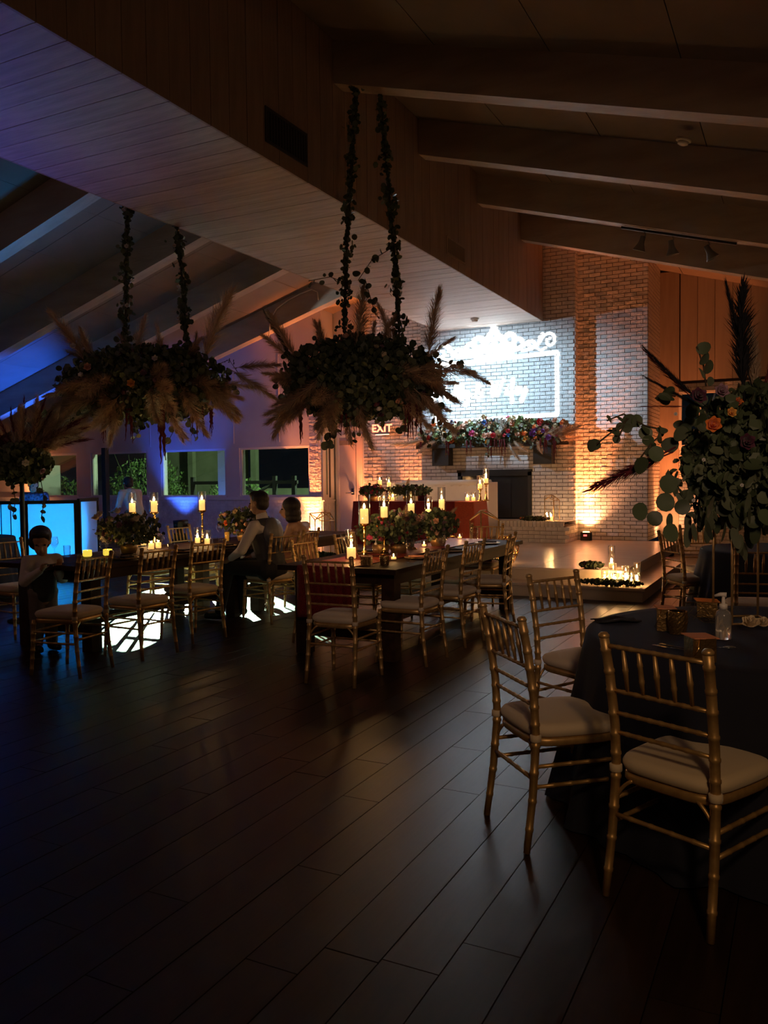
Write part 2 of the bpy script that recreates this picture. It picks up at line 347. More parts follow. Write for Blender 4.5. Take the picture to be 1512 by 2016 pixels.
    x = -6.32; h = 0.30
    for chx in 'Hubby & Wifey':
        if chx in L:
            for st in L[chx]:
                dot_path(sm([(x + px * h * 1.18, 3.00 + 0.028 * (x + 5.2) + pz * h) for px, pz in st]), 0.024)
        x += adv[chx] * h * 1.18 + 0.008
    # slightly soft edge and the faint halo of the lens
    return img
gimg = gobo()
im = bpy.data.images.new('gobo_pattern', GW, GH, float_buffer=True)
buf = np.ones((GH, GW, 4), np.float32); buf[:, :, 0] = gimg; buf[:, :, 1] = gimg; buf[:, :, 2] = gimg
im.pixels.foreach_set(buf.ravel()); im.update(); im.pack()
GP = Vector((-9.9, 11.3, 3.9))
gl = light('monogram_projector_lamp', 'SPOT', GP, (0.86, 0.95, 1.0), 26000, (-5.1, 14.92, 3.3), 0.004, 60, 0.15)
gl.data.use_nodes = True; nt = gl.data.node_tree; em = nt.nodes['Emission']
geo = nt.nodes.new('ShaderNodeNewGeometry'); sep = nt.nodes.new('ShaderNodeSeparateXYZ')
nt.links.new(geo.outputs['Incoming'], sep.inputs[0])
def mth(op, a, b_=None):
    n = nt.nodes.new('ShaderNodeMath'); n.operation = op
    for i, v in enumerate((a, b_)):
        if v is None: continue
        if isinstance(v, (int, float)): n.inputs[i].default_value = v
        else: nt.links.new(v, n.inputs[i])
    return n.outputs[0]
kx = mth('DIVIDE', sep.outputs[0], sep.outputs[1]); kz = mth('DIVIDE', sep.outputs[2], sep.outputs[1]); T = WALLY - GP.y
ux = mth('DIVIDE', mth('ADD', mth('MULTIPLY', kx, T), GP.x - GX0), GX1 - GX0)
uz = mth('DIVIDE', mth('ADD', mth('MULTIPLY', kz, T), GP.z - GZ0), GZ1 - GZ0)
cmb = nt.nodes.new('ShaderNodeCombineXYZ'); nt.links.new(ux, cmb.inputs[0]); nt.links.new(uz, cmb.inputs[1])
tx = nt.nodes.new('ShaderNodeTexImage'); tx.image = im; tx.extension = 'CLIP'; nt.links.new(cmb.outputs[0], tx.inputs[0])
bwn = nt.nodes.new('ShaderNodeRGBToBW'); nt.links.new(tx.outputs[0], bwn.inputs[0])
nt.links.new(mth('ADD', bwn.outputs[0], 0.004), em.inputs['Strength'])
#PART2
# ------------------------------------------------------------------ floor
XR, XL, BZ, BTOP = -4.25, -6.28, 4.31, 5.86
fl = struct('floor', 'dark glossy wooden plank floor', 'floor')
MB().bbox((-19, -4, -0.06), (5, 17.2, -0.014)).build('subfloor', M['seam'], fl)
pw, plen = 0.19, 1.55
planks = []
for i in range(-70, 20):
    x0 = i * pw; off = R.random() * plen
    k = -1
    while k * plen - off < 11.0:
        y0 = k * plen - off; y1 = y0 + plen; k += 1
        if y1 < -1: continue
        planks.append((x0, y0))
def near(p):
    v = Vector((p[0] + .1, p[1] + .7, 0)) - CAM; d = v.dot(_fw)
    if d < 0.7: return 99
    x = v.dot(_R) / d
    return d if abs(x) < 0.56 and d > 1.4 else 60 + d
planks.sort(key=near)
pm = MB().box((0, 0, -0.0075), (pw - 0.004, plen - 0.004, 0.013)).mesh('plank', M['plank'])
for (x, y) in planks[:300]: link('floor_plank', pm, fl, (x + pw / 2, y + plen / 2, 0.001 * 0 - R.random() * 0.0012))
rest = MB()
for (x, y) in planks[300:]: rest.box((x + pw / 2, y + plen / 2, -0.0075), (pw - 0.004, plen - 0.004, 0.013))
tag(rest.build('far_floor_planks', M['plank'], fl), kind='stuff')
MB().bbox((-19, 12.3, -0.014), (5, 17.2, -0.001)).build('far_floor', M['plank'], fl)

# ------------------------------------------------------------------ stage
def stagebox(root, a, b, z0, z1):
    MB().bbox((a[0] + .03, a[1] + .03, z0), (b[0] - .03, b[1], z1 - 0.03)).build('riser', M['riser'], root)
    n = int((b[0] - a[0]) / 1.22) + 1; wx = (b[0] - a[0]) / n
    for i in range(n):
        MB().bbox((a[0] + i * wx + .002, a[1], z1 - 0.03), (a[0] + (i + 1) * wx - .002, b[1], z1)).build('deck_panel', M['stage'], root)
st = thing('stage', 'low two-step wooden stage in front of the white brick fireplace', 'stage')
stagebox(st, (-8.75, 10.20, 0), (-1.93, 15.1, 0), 0.166, 0.33)
stagebox(st, (-9.0, 9.87, 0), (-1.63, 13.3, 0), 0.001, 0.165)

# ------------------------------------------------------------------ brick masses
def masonry(name, label, X0, X1, Y, Z0, Z1, depth=0.5, cut=None, side=None, course=0.0695, bl=0.208, key=None, roof=None):
    root = struct(name, label, 'brick wall')
    core = MB()
    if cut:
        cx0, cx1, cz0, cz1 = cut
        core.bbox((X0, Y + .012, Z0), (cx0, Y + depth, Z1)); core.bbox((cx1, Y + .012, Z0), (X1, Y + depth, Z1))
        core.bbox((cx0, Y + .012, cz1), (cx1, Y + depth, Z1))
        if cz0 > Z0: core.bbox((cx0, Y + .012, Z0), (cx1, Y + depth, cz0))
    else: core.bbox((X0, Y + .012, Z0), (X1, Y + depth, Z1))
    core.build('mortar_bed', M['mortar'], root)
    full = MB().box((0, 0, 0), (bl - .010, 0.05, course - .011)).mesh('brick', M['brick'])
    specs = []
    nz = int((Z1 - Z0) / course)
    for r in range(nz):
        z = Z0 + (r + .5) * course; off = (bl / 2 if r % 2 else 0); x = X0 - off
        while x < X1 - 0.01:
            a, b = max(x, X0), min(x + bl, X1); x += bl
            if b - a < 0.03: continue
            if cut and b > cut[0] and a < cut[1] and cut[2] < z < cut[3]:
                if a < cut[0] - .03: b = cut[0]
                elif b > cut[1] + .03: a = cut[1]
                else: continue
            specs.append((a, b, z))
    specs.sort(key=key or (lambda s: (s[0] - XR) ** 2 * 0 - s[1]))
    rest = MB(); cnt = 0
    for (a, b, z) in specs:
        dy = -R.random() * 0.006; rz = R.uniform(-.006, .006)
        if cnt < 300 and b - a > 0.08:
            sxx = (b - a - .010) / (bl - .010)
            link('brick', full, root, ((a + b) / 2, Y + .020 + dy, z), (R.uniform(-.03, .03), R.uniform(-.008, .008), rz), (sxx, 1, 1)); cnt += 1
        else:
            rest.box(((a + b) / 2, Y + .020 + dy, z), (b - a - .010, .05, course - .011), Euler((R.uniform(-.03, .03), R.uniform(-.01, .01), rz)).to_matrix())
    if rest.v: tag(rest.build('remaining_bricks', M['brick'], root), kind='stuff')
    if side:
        sb = MB(); d0, d1, sx = side
        for r in range(nz):
            z = Z0 + (r + .5) * course; y = d0 - (bl / 2 if r % 2 else 0)
            while y < d1:
                a, b = max(y, d0), min(y + bl, d1); y += bl
                if b - a > .02: sb.box((X1 * 1 - .018 + sx, (a + b) / 2, z), (.05, b - a - .010, course - .011), Euler((0, R.uniform(-.02, .02), R.uniform(-.01, .01))).to_matrix())
        tag(sb.build('side_bricks', M['brick'], root), kind='stuff')
    return root
FBX = (-5.95, -4.49, 0.70, 1.58)
masonry('wall_fireplace', 'white painted brick chimney breast lit by the projected monogram', -6.72, -3.68, WALLY, 0.331, 6.1, 0.3, cut=FBX, side=(WALLY, 15.12, .0), key=lambda s: abs(s[2] - 2.3) + (0.6 if s[0] < -6.0 else 0) - s[0] * 0.2)
masonry('wall_right_pier', 'orange-lit white brick pier to the right of the fireplace', -3.68, -2.45, 15.12, 0.33, 5.9, 1.38, side=(15.12, 16.48, 0), key=lambda s: abs(s[2] - 2.6))
masonry('wall_left_pier', 'brick pier between the white door and the fireplace', -8.12, -6.72, 15.12, 0.33, 5.9, 0.4, key=lambda s: abs(s[2] - 3.3) * .5 - s[0])
# firebox
fb = thing('fireplace_insert', 'black fireplace opening with a dark iron surround', 'fireplace', (0, 0, 0))
MB().bbox((FBX[0], WALLY + .28, FBX[2]), (FBX[1], WALLY + .30, FBX[3])).build('firebox_back', M['black'], fb)
f_ = MB()
for a, b in (((FBX[0], FBX[2]), (FBX[0] + .07, FBX[3])), ((FBX[1] - .07, FBX[2]), (FBX[1], FBX[3])), ((FBX[0], FBX[3] - .07), (FBX[1], FBX[3]))):
    f_.bbox((a[0], WALLY - .02, a[1]), (b[0], WALLY + .28, b[1]))
f_.build('surround', M['black'], fb)
for i in range(4):
    w_ = (FBX[1] - FBX[0] - .14) / 4; x0 = FBX[0] + .07 + i * w_
    d_ = MB(); d_.bbox((x0 + .004, WALLY + .02, FBX[2] + .02), (x0 + w_ - .004, WALLY + .035, FBX[3] - .07)).build('glass_door', mat('smoked_glass_%d' % i, (.02, .022, .024), .12), fb)
tag(MB().bbox((FBX[0] - .02, WALLY - .015, FBX[3]), (FBX[1] + .02, WALLY + .05, FBX[3] + .05)).build('iron_lintel', M['black'], fb))
# hearth
he = thing('brick_hearth', 'raised white brick hearth with a pale stone cap below the fireplace', 'hearth')
HX0, HX1, HY0, HZ1 = -6.6, -3.66, 14.12, 0.70
MB().bbox((HX0 + .01, HY0 + .012, .33), (HX1 - .012, WALLY - .002, HZ1 - .07)).build('mortar_bed', M['mortar'], he)
hb = MB().box((0, 0, 0), (.201, .05, .062)).mesh('brick', M['brick']); sv = MB().box((0, 0, 0), (.062, .05, .10)).mesh('brick', M['brick'])
for r in range(4):
    z = .33 + (r + .5) * .0695; x = HX0 + (.104 if r % 2 else 0)
    while x < HX1 - .1: link('brick', hb, he, (x + .104, HY0 + .022 - R.random() * .005, z)); x += .208
    y = HY0 + (.104 if r % 2 else 0)
    while y < WALLY - .15: link('brick', hb, he, (HX1 - .024, y + .104, z), (0, 0, PI / 2)); y += .208
x = HX0
while x < HX1 - .05: link('brick', sv, he, (x + .035, HY0 + .022 - R.random() * .005, .657)); x += .0695
MB().bbox((HX0, HY0 + .04, .69), (HX1 - .01, WALLY - .003, .70)).build('cap', M['trim'], he)
# mantel and corbels
ma = thing('mantel_shelf', 'dark wooden mantel shelf with two black block corbels', 'shelf')
MB().bbox((-6.70, WALLY - .30, 2.05), (-3.72, WALLY, 2.17)).build('shelf', M['mantel'], ma)
for x in (-6.22, -4.22): MB().bbox((x - .17, WALLY - .24, 1.72), (x + .17, WALLY, 2.05)).build('corbel', M['black'], ma)

# ------------------------------------------------------------------ right gable wall: bricks below, boards above
wr = struct('wall_right_gable', 'tan board and brick wall right of the pier', 'wall')
MB().bbox((-2.45, 16.5, 0), (-2.10, 16.7, 5.75)).bbox((-2.10, 16.5, 0), (5, 16.7, 2.0)).bbox((-1.35, 16.5, 1.6), (5, 16.7, 5.1)).bbox((-2.10, 16.5, 3.05), (-1.35, 16.7, 5.4)).build('backing', M['groove'], wr)
bm_ = MB().box((0, 0, 0), (.295, .03, 1)).mesh('wall_board', M['rwall'])
x = -2.08
while x < 4.8:
    top = 5.88 - .29 * (x + 4.25); z0 = 3.25
    if top - z0 > .1: link('wall_board', bm_, wr, (x + .15, 16.485, (top + z0) / 2), None, (1, 1, top - z0))
    x += .302
MB().bbox((-2.45, 16.46, .0), (-2.10, 16.5, 5.3)).build('corner_board', M['rwall'], wr)
sb = MB()
for r in range(46):
    z = .0 + (r + .5) * .0695; x = -2.1 - (.104 if r % 2 else 0)
    while x < 1.5:
        a, b = max(x, -2.1), x + .208; x += .208
        if a < -1.35 and 2.0 < z < 3.05:
            if b < -1.33: continue
            a = -1.35
        sb.box(((a + b) / 2, 16.49, z), (b - a - .007, .04, .062), Euler((R.uniform(-.02, .02), 0, 0)).to_matrix())
tag(sb.build('lower_bricks', M['brick'], wr), kind='stuff')
wn = struct('window_5', 'small window high beside the brick pier', 'window')
MB().bbox((-2.10, 16.44, 3.0), (-1.35, 16.5, 3.05)).bbox((-2.10, 16.44, 2.0), (-1.35, 16.5, 2.05)).bbox((-2.10, 16.44, 2.05), (-2.05, 16.5, 3.0)).bbox((-1.40, 16.44, 2.05), (-1.35, 16.5, 3.0)).bbox((-1.745, 16.45, 2.05), (-1.705, 16.5, 3.0)).build('window_frame', M['trim'], wn)
MB().bbox((-2.05, 16.475, 2.05), (-1.4, 16.48, 3.0)).build('pane', M['pane'], wn)

# ------------------------------------------------------------------ left gable wall with windows
WY = 14.82
wl = struct('wall_window_side', 'pale painted wall above and between the garden windows', 'wall')
WZ0, WZ1 = 1.12, 2.19
wins = [(-11.06, -9.24), (-13.30, -11.42), (-15.52, -13.71), (-17.6, -15.98)]
def rooz(x): return 5.78 + .305 * (x + 6.28)
cw = MB()
def wallseg(a, b, z0, z1f):
    P = [(a, z0), (b, z0), (b, z1f(b)), (a, z1f(a))]
    V = [(x, WY, z) for x, z in P] + [(x, WY + .22, z) for x, z in P]
    cw.add(V, [(0, 1, 2, 3), (7, 6, 5, 4), (0, 4, 5, 1), (1, 5, 6, 2), (2, 6, 7, 3), (3, 7, 4, 0)])
wallseg(-19, -8.95, WZ1, lambda x: max(2.3, rooz(x)))
for a, b in ((-9.24, -8.95), (-11.42, -11.06), (-13.71, -13.30), (-15.98, -15.52), (-19, -17.6)): wallseg(a, b, WZ0, lambda x: WZ1)
wallseg(-19, -8.95, 0.0, lambda x: WZ0)
cw.build('wall_panel', M['plaster'], wl)
lb = MB()
for r in range(15):
    z = .0 + (r + .5) * .0695; x = -18.8 - (.104 if r % 2 else 0)
    while x < -8.98:
        a, b = x, min(x + .208, -8.955); x += .208
        lb.box(((a + b) / 2, WY + .005, z), (b - a - .006, .02, .063), Euler((R.uniform(-.02, .02), 0, 0)).to_matrix())
tag(lb.build('lower_bricks', M['brick'], wl), kind='stuff')
MB().bbox((-19, WY - .05, 1.05), (-8.93, WY, 1.115)).build('ledge', M['trim'], wl)
# rough brick corner column, orange lit
cb = MB()
for r in range(28):
    z = 1.13 + (r + .5) * .0695; x = -9.235 - (.0 if r % 2 else 0)
    for a, b in (((-9.235, -9.09), (-9.085, -8.955)) if r % 2 else ((-9.235, -9.02), (-9.015, -8.955))):
        cb.box(((a + b) / 2, WY - .005, z), (b - a, .05, .063), Euler((R.uniform(-.06, .06), 0, R.uniform(-.03, .03))).to_matrix())
tag(cb.build('corner_bricks', M['brick'], wl), kind='stuff')
# boards seam lines high on the wall
for i, x in enumerate((-10.0, -11.2, -12.4, -13.6, -14.8)):
    MB().bbox((x - .01, WY - .012, WZ1 + .1), (x + .01, WY, rooz(x) - .5)).build('batten', M['plaster'], wl)
for n, (a, b) in enumerate(wins):
    wn = struct('window_%d' % (n + 1), 'wide garden window %s' % ('nearest the orange brick corner' if n == 0 else 'further left of the corner'), 'window')
    fr = MB(); y0, y1 = WY + .02, WY + .10
    fr.bbox((a, y0, WZ0), (a + .05, y1, WZ1)).bbox((b - .05, y0, WZ0), (b, y1, WZ1)).bbox((a + .05, y0, WZ1 - .04), (b - .05, y1, WZ1)).bbox((a + .05, y0, WZ0), (b - .05, y1, WZ0 + .04))
    fr.build('window_frame', M['trim'], wn)
    MB().bbox((a + .05, WY + .06, WZ0 + .04), (b - .05, WY + .066, WZ1 - .04)).build('pane', M['pane'], wn)
    MB().bbox((a - .03, WY - .04, WZ0 - .0), (b + .03, WY + .02, WZ0 + .018)).build('window_sill', M['trim'], wn)
# return wall with narrow window, door wall
rt = struct('wall_return', 'short white return wall with a narrow glazed slot', 'wall')
MB().bbox((-8.97, WY + .0, 0), (-8.93, 15.30, 2.5)).build('panel', M['trim'], rt)
MB().bbox((-8.93, WY + .0, 2.5), (-8.97, 15.3, 5.0)).build('upper_panel', M['plaster'], rt)
MB().bbox((-8.93, 14.95, 1.16), (-8.922, 15.02, 2.35)).build('glass_slot', M['pane'], rt)
MB().bbox((-8.93, 15.07, 1.10), (-8.922, 15.13, 2.35)).build('glass_slot', M['vent'], rt)
MB().bbox((-8.94, WY + .0, 1.02), (-8.90, 15.28, 1.05)).build('ledge', M['trim'], rt)
qb = MB()
for r in range(14):
    for a, b in (((14.9, 15.1), (15.107, 15.27)) if r % 2 else ((14.86, 15.0), (15.007, 15.2))):
        qb.bbox((-8.93, a, .02 + r * .0695), (-8.915, b, .02 + r * .0695 + .062))
tag(qb.build('low_bricks', M['brick'], rt), kind='stuff')
wd = struct('wall_door_side', 'painted wall around the white door', 'wall')
MB().bbox((-9.0, 15.34, 0), (-8.1, 15.5, 5.3)).build('panel', M['plaster'], wd)
MB().bbox((-8.95, 15.28, 2.42), (-8.10, 15.34, 2.58)).build('panel', M['trim'], wd)
dr = struct('door_1', 'tall white door beside the left brick pier', 'door')
MB().bbox((-8.88, 15.27, .335), (-8.80, 15.34, 2.42)).bbox((-8.80, 15.27, 2.36), (-8.2, 15.34, 2.42)).bbox((-8.22, 15.27, .335), (-8.12, 15.34, 2.42)).build('door_frame', M['trim'], dr)
MB().bbox((-8.80, 15.29, .34), (-8.40, 15.33, 2.35)).build('door_leaf', M['door'], dr)
MB().bbox((-8.385, 15.28, .34), (-8.235, 15.33, 2.35)).build('door_leaf', M['door'], dr)
MB().bbox((-8.397, 15.285, .34), (-8.388, 15.30, 2.35)).build('astragal', M['vent'], dr)
hd = MB(); hd.box((-8.46, 15.27, 1.22), (.07, .04, .13)); hd.path([(-8.44, 15.25, 1.2), (-8.44, 15.20, 1.2), (-8.6, 15.20, 1.19)], .012, 6); hd.build('door_handle', M['silver'], dr)
MB().bbox((-8.78, 15.275, 2.20), (-8.46, 15.29, 2.30)).build('door_closer', M['gold'], dr)
# back of the hall and other enclosure
bw = struct('wall_back', 'unlit wall behind', 'wall'); MB().bbox((-19, -4.2, 0), (5, -4, 6.2)).build('panel', M['rwall'], bw)
bw = struct('wall_left', 'far left side wall', 'wall'); MB().bbox((-19.2, -4, 0), (-19, 17, 2.6)).build('panel', M['plaster'], bw)
bw = struct('wall_right', 'right side wall', 'wall'); MB().bbox((4.4, -4, 0), (4.6, 17, 3.5)).build('panel', M['rwall'], bw)

# ------------------------------------------------------------------ ridge box of whitewashed boards
bx = struct('ceiling_ridge_box', 'long board-clad ridge box running to the fireplace wall', 'ceiling')
MB().bbox((XL + .03, -3.9, BZ + .03), (XR - .03, WALLY - .01, BTOP + .15)).build('box_core', M['groove'], bx)
bw_ = 0.2425
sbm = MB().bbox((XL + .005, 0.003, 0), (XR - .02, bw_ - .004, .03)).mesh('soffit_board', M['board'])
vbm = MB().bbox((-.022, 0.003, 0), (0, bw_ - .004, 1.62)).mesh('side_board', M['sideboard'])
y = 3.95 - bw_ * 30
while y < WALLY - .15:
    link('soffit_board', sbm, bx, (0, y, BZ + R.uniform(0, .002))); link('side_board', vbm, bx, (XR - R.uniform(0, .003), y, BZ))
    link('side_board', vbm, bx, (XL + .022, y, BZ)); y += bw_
# ------------------------------------------------------------------ roof slopes and beams
def slope(name, sgn, x0, z0, m_, x1, label):
    rt_ = struct(name, label, 'ceiling'); ang = math.atan(m_)
    n = int(abs(x1 - x0) / 1.22) + 1; wx = (x1 - x0) / n
    for i in range(n):
        xa, xb = x0 + i * wx, x0 + (i + 1) * wx
        za, zb = z0 - m_ * abs(xa - x0), z0 - m_ * abs(xb - x0)
        for j in range(10):
            ya, yb = -4 + j * 2.07, -4 + (j + 1) * 2.07
            g = .004 * (1 if xb > xa else -1)
            V = [(xa + g, ya + .004, za), (xb - g, ya + .004, zb), (xb - g, yb - .004, zb), (xa + g, yb - .004, za)]
            V += [(p[0], p[1], p[2] + .04) for p in V]
            MB().add(V, [(0, 1, 2, 3), (7, 6, 5, 4), (0, 4, 5, 1), (1, 5, 6, 2), (2, 6, 7, 3), (3, 7, 4, 0)]).build('ceiling_panel', M['roof'], rt_)
    zb = z0 - m_ * abs(x1 - x0)
    V = [(x0, -4, z0 + .05), (x1, -4, zb + .05), (x1, 17, zb + .05), (x0, 17, z0 + .05)]; V += [(p[0], p[1], p[2] + .1) for p in V]
    MB().add(V, [(0, 1, 2, 3), (7, 6, 5, 4), (0, 4, 5, 1), (1, 5, 6, 2), (2, 6, 7, 3), (3, 7, 4, 0)]).build('roof_deck', M['groove'], rt_)
    return rt_
slope('ceiling_right', 1, XR, 5.88, .29, 4.6, 'dark sloping ceiling right of the ridge box')
slope('ceiling_left', -1, XL, 5.80, .305, -19.0, 'dark sloping ceiling left of the ridge box')
BY = [1.18, 3.24, 5.30, 7.36, 9.43, 11.48, 13.56]
words = ['nearest', 'second', 'third', 'fourth', 'fifth', 'sixth', 'farthest']
def beam(x0, x1, z0, m_, y, h, i, side):
    z1 = z0 - m_ * abs(x1 - x0); b_ = struct('trim_%d' % (i + 1 + (10 if side == 'left' else 0)), '%s sloping roof beam %s of the ridge box' % (words[i], side), 'beam')
    V = [(x0, y, z0), (x1, y, z1), (x1, y + .2, z1), (x0, y + .2, z0)]; V += [(p[0], p[1], p[2] + h) for p in V]
    MB().add(V, [(3, 2, 1, 0), (4, 5, 6, 7), (0, 1, 5, 4), (1, 2, 6, 5), (2, 3, 7, 6), (3, 0, 4, 7)]).build('beam_box', M['beam'], b_)
for i, y in enumerate(BY):
    beam(XR + .002, 4.4, 5.45, .29, y, .43, i, 'right'); beam(XL - .002, -19, 5.33, .305, y, .47, i, 'left')
# vents, detectors
def vent(y0, y1, z0, z1, label):
    v = thing('air_vent', label, 'vent', (XR, (y0 + y1) / 2, (z0 + z1) / 2)); w_, h_ = (y1 - y0) / 2, (z1 - z0) / 2
    f = MB(); t = .025
    f.bbox((0, -w_, -h_), (.012, w_, -h_ + t)).bbox((0, -w_, h_ - t), (.012, w_, h_)).bbox((0, -w_, -h_ + t), (.012, -w_ + t, h_ - t)).bbox((0, w_ - t, -h_ + t), (.012, w_, h_ - t)); f.build('frame', M['sideboard'] if y0 > 9 else M['vent'], v)
    MB().bbox((0.0, -w_ + t, -h_ + t), (.002, w_ - t, h_ - t)).build('backing', M['black_matte'], v)
    n = 14; sl = MB().box((0, 0, 0), (.014, .004, 2 * (h_ - t))).mesh('slat', M['vent'] if y0 < 9 else M['sideboard'])
    for k in range(n): link('slat', sl, v, (.008, -w_ + t + (k + .5) * (2 * (w_ - t)) / n, 0), (0, 0, .6))
vent(6.15, 6.84, 4.45, 4.76, 'dark slatted air vent on the ridge box side above the hanging flowers')
vent(10.3, 10.97, 4.45, 4.69, 'tan slatted air vent on the ridge box side nearer the fireplace')
def detector(loc, rx, label):
    d = thing('smoke_detector', label, 'smoke detector', loc); d.rotation_euler = rx
    MB().lathe([(.0, 0), (.075, 0), (.078, -.02), (.06, -.028), (0, -.028)], n=20).build('base', M['detector'], d)
    MB().lathe([(.055, -.028), (.052, -.05), (.03, -.062), (0, -.062)], n=20).build('cap', M['detector'], d)
detector((-1.10, 8.95, 4.86), (0, math.atan(.29), 0), 'round smoke detector on the sloping ceiling at the right')
detector((-5.24, 14.0, BZ), (0, 0, 0), 'round smoke detector under the ridge box above the monogram')
# track light
tk = thing('track_light', 'black track light with three grey heads under the sloping beam', 'track light', (-1.5, 11.58, 4.64)); tk.rotation_euler = (0, math.atan(.29), 0)
MB().bbox((-.75, -.02, -.03), (.75, .02, 0.0)).build('track', M['black'], tk)
for k, x in enumerate((-.43, -.06, .40)):
    M3 = Euler((.15, (.35, -.1, -.45)[k] - .29, 0)).to_matrix(); p = Vector((x, 0, -.10))
    h_ = MB(); h_.path([(x, 0, -.03), (x + .03, 0, -.07), p], .008, 6); h_.lathe([(0, .02), (.035, .015), (.038, -.06), (.045, -.09), (.085, -.17), (.085, -.175), (.078, -.172), (.04, -.09), (0, -.085)], p, 18, M3)
    h_.build('lamp_head', M['lamp_head'], tk)
# pale conduit loop on the far left beam
cl = MB(); pts = [(-9.35, 13.55, 4.25), (-9.30, 13.54, 4.62), (-9.15, 13.54, 4.80), (-8.9, 13.54, 4.93), (-8.6, 13.54, 5.03), (-8.35, 13.54, 5.08), (-8.22, 13.54, 5.02), (-8.2, 13.54, 4.86)]
tag(cl.path(pts, .012, 6).build('conduit', M['tube']), 'thin pale conduit curving over the far left beam', 'conduit')

# ------------------------------------------------------------------ uplights
def uplight(x, y, z, label):
    u = thing('uplight', label, 'uplight', (x, y, z))
    MB().bbox((-.085, -.075, .02), (.085, .075, .15)).build('body', M['black'], u)
    MB().lathe([(.06, .15), (.06, .16), (0, .16)], n=14).build('lens', M['lens'], u)
    for sx in (-1, 1): MB().bbox((sx * .095 - .006, -.015, 0), (sx * .095 + .006, .015, .13)).build('bracket', M['black'], u)
    MB().bbox((-.085, -.05, 0), (.085, .05, .02)).build('foot', M['black'], u)
    MB().bbox((-.03, -.08, .08), (.03, -.0755, .11)).build('display', M['led'], u)
for (x, y, z, pw), lb_ in zip(UPL, ['black uplight glowing amber on the stage beside the hearth', 'small uplight behind the sweetheart table at the left pier', 'small uplight by the white door', 'black uplight glowing amber at the corner of the window wall', 'amber uplight behind the far right chairs', 'amber uplight at the far left end of the window wall']):
    uplight(x, y, z, lb_)
# exit signs
ex = thing('exit_sign', 'lit red EXIT sign above the left brick pier', 'sign', (-7.58, 14.92, 2.49))
MB().bbox((-.17, -.02, -.11), (.17, .02, .11)).build('housing', M['exitbox'], ex)
MB().bbox((-.02, .02, -.03), (.02, .19, .03)).build('mount', M['exitbox'], ex)
def text_obj(body, size, mt, parent, loc, rot, name='lettering', ext=.003, bold=.0):
    c = bpy.data.curves.new(name, 'FONT'); c.body = body; c.size = size; c.extrude = ext; c.offset = bold; c.align_x = 'CENTER'; c.align_y = 'CENTER'; c.space_character = 1.08
    o = bpy.data.objects.new(name, c); COL.objects.link(o); dg = bpy.context.evaluated_depsgraph_get(); dg.update()
    me = bpy.data.meshes.new_from_object(o.evaluated_get(dg)); bpy.data.objects.remove(o); me.materials.clear(); me.materials.append(mt)
    return link(name, me, parent, loc, rot)
text_obj('EXIT', .21, M['exit'], ex, (0, -.023, 0), (PI / 2, 0, 0), bold=.006)
MB().bbox((-.15, -.022, -.125), (.15, .01, -.112)).build('downlight_strip', mat('warm_strip', (1, .8, .6), .5, emit=(1, .7, .45), es=2), ex)

# ------------------------------------------------------------------ outside: garden beyond the windows
gd = struct('ground_garden', 'dim lawn outside the windows', 'lawn'); MB().bbox((-32, 15.6, -.2), (-6, 34, -.02)).build('lawn_surface', M['grass'], gd)
def shrub(x, y, rx, h, n, label, seed):
    rr = random.Random(seed); t = thing('garden_shrub', label, 'shrub', (x, y, -.02))
    lf = MB()
    for i in range(n):
        a, b = rr.uniform(0, 2 * PI), math.acos(rr.uniform(-1, 1)); k = rr.uniform(.6, 1.0)
        p = Vector((rx * k * math.sin(b) * math.cos(a), rx * k * math.sin(b) * math.sin(a), h * .55 + h * .45 * k * math.cos(b))); s_ = rr.uniform(.03, .07)
        e = Euler((rr.uniform(0, 6), rr.uniform(0, 6), rr.uniform(0, 6))).to_matrix()
        lf.add([p + e @ Vector(q) for q in ((-s_, 0, 0), (0, -s_ * .45, 0), (s_, 0, 0), (0, s_ * .45, 0))], [(0, 1, 2, 3)])
    tag(lf.build('foliage', M['hedge'], t), kind='stuff')
    for i in range(6):
        a = rr.uniform(0, 6.28); MB().path([(0, 0, 0), (rx * .4 * math.cos(a), rx * .4 * math.sin(a), h * .5), (rx * .8 * math.cos(a + .3), rx * .8 * math.sin(a + .3), h * rr.uniform(.75, 1.05))], [.02, .012, .004], 5).build('branch', M['leaf2'], t)
shrub(-15.9, 17.2, 1.1, 2.2, 2600, 'bushy lit shrub outside the third window', 1)
shrub(-13.2, 17.6, .9, 1.6, 1800, 'low lit shrub outside the second window', 2)
shrub(-20.2, 18.0, 1.2, 1.7, 1800, 'shrub outside the leftmost window', 3)
shrub(-11.3, 19.0, .9, 1.25, 1200, 'low dark shrub outside the window nearest the corner', 4)
hb_ = thing('neighbouring_building', 'pale lit facade beyond the garden', 'building', (-17, 26, -.02))
MB().bbox((-6, 0, 0), (6, .3, 1.2)).bbox((-6, 0, 1.2), (-2.2, .3, 3.0)).bbox((1.4, 0, 1.2), (3.0, .3, 3.0)).build('facade_wall', M['facade'], hb_)
MB().bbox((-7, -.6, 3.0), (7, .5, 3.2)).build('roof', M['darkwood'], hb_)
for x in (-4.4, -1.4, 1.4, 4.4): MB().bbox((x - .12, -.5, 0), (x + .12, -.3, 3.0)).build('column', M['facade'], hb_)
pr = thing('garden_railing', 'dark cross-braced railing outside the second window', 'railing', (-12.8, 16.6, -.02))
MB().box((0.5, 0, 1.45), (3.2, .06, .08)).build('top_rail', M['darkwood'], pr); MB().box((0.5, 0, .9), (3.2, .06, .06)).build('bottom_rail', M['darkwood'], pr)
for sx in (-1, 1): MB().path([(.9 - sx * .5, 0, .92), (.9 + sx * .5, 0, 1.43)], .04, 6).build('cross_brace', M['darkwood'], pr)
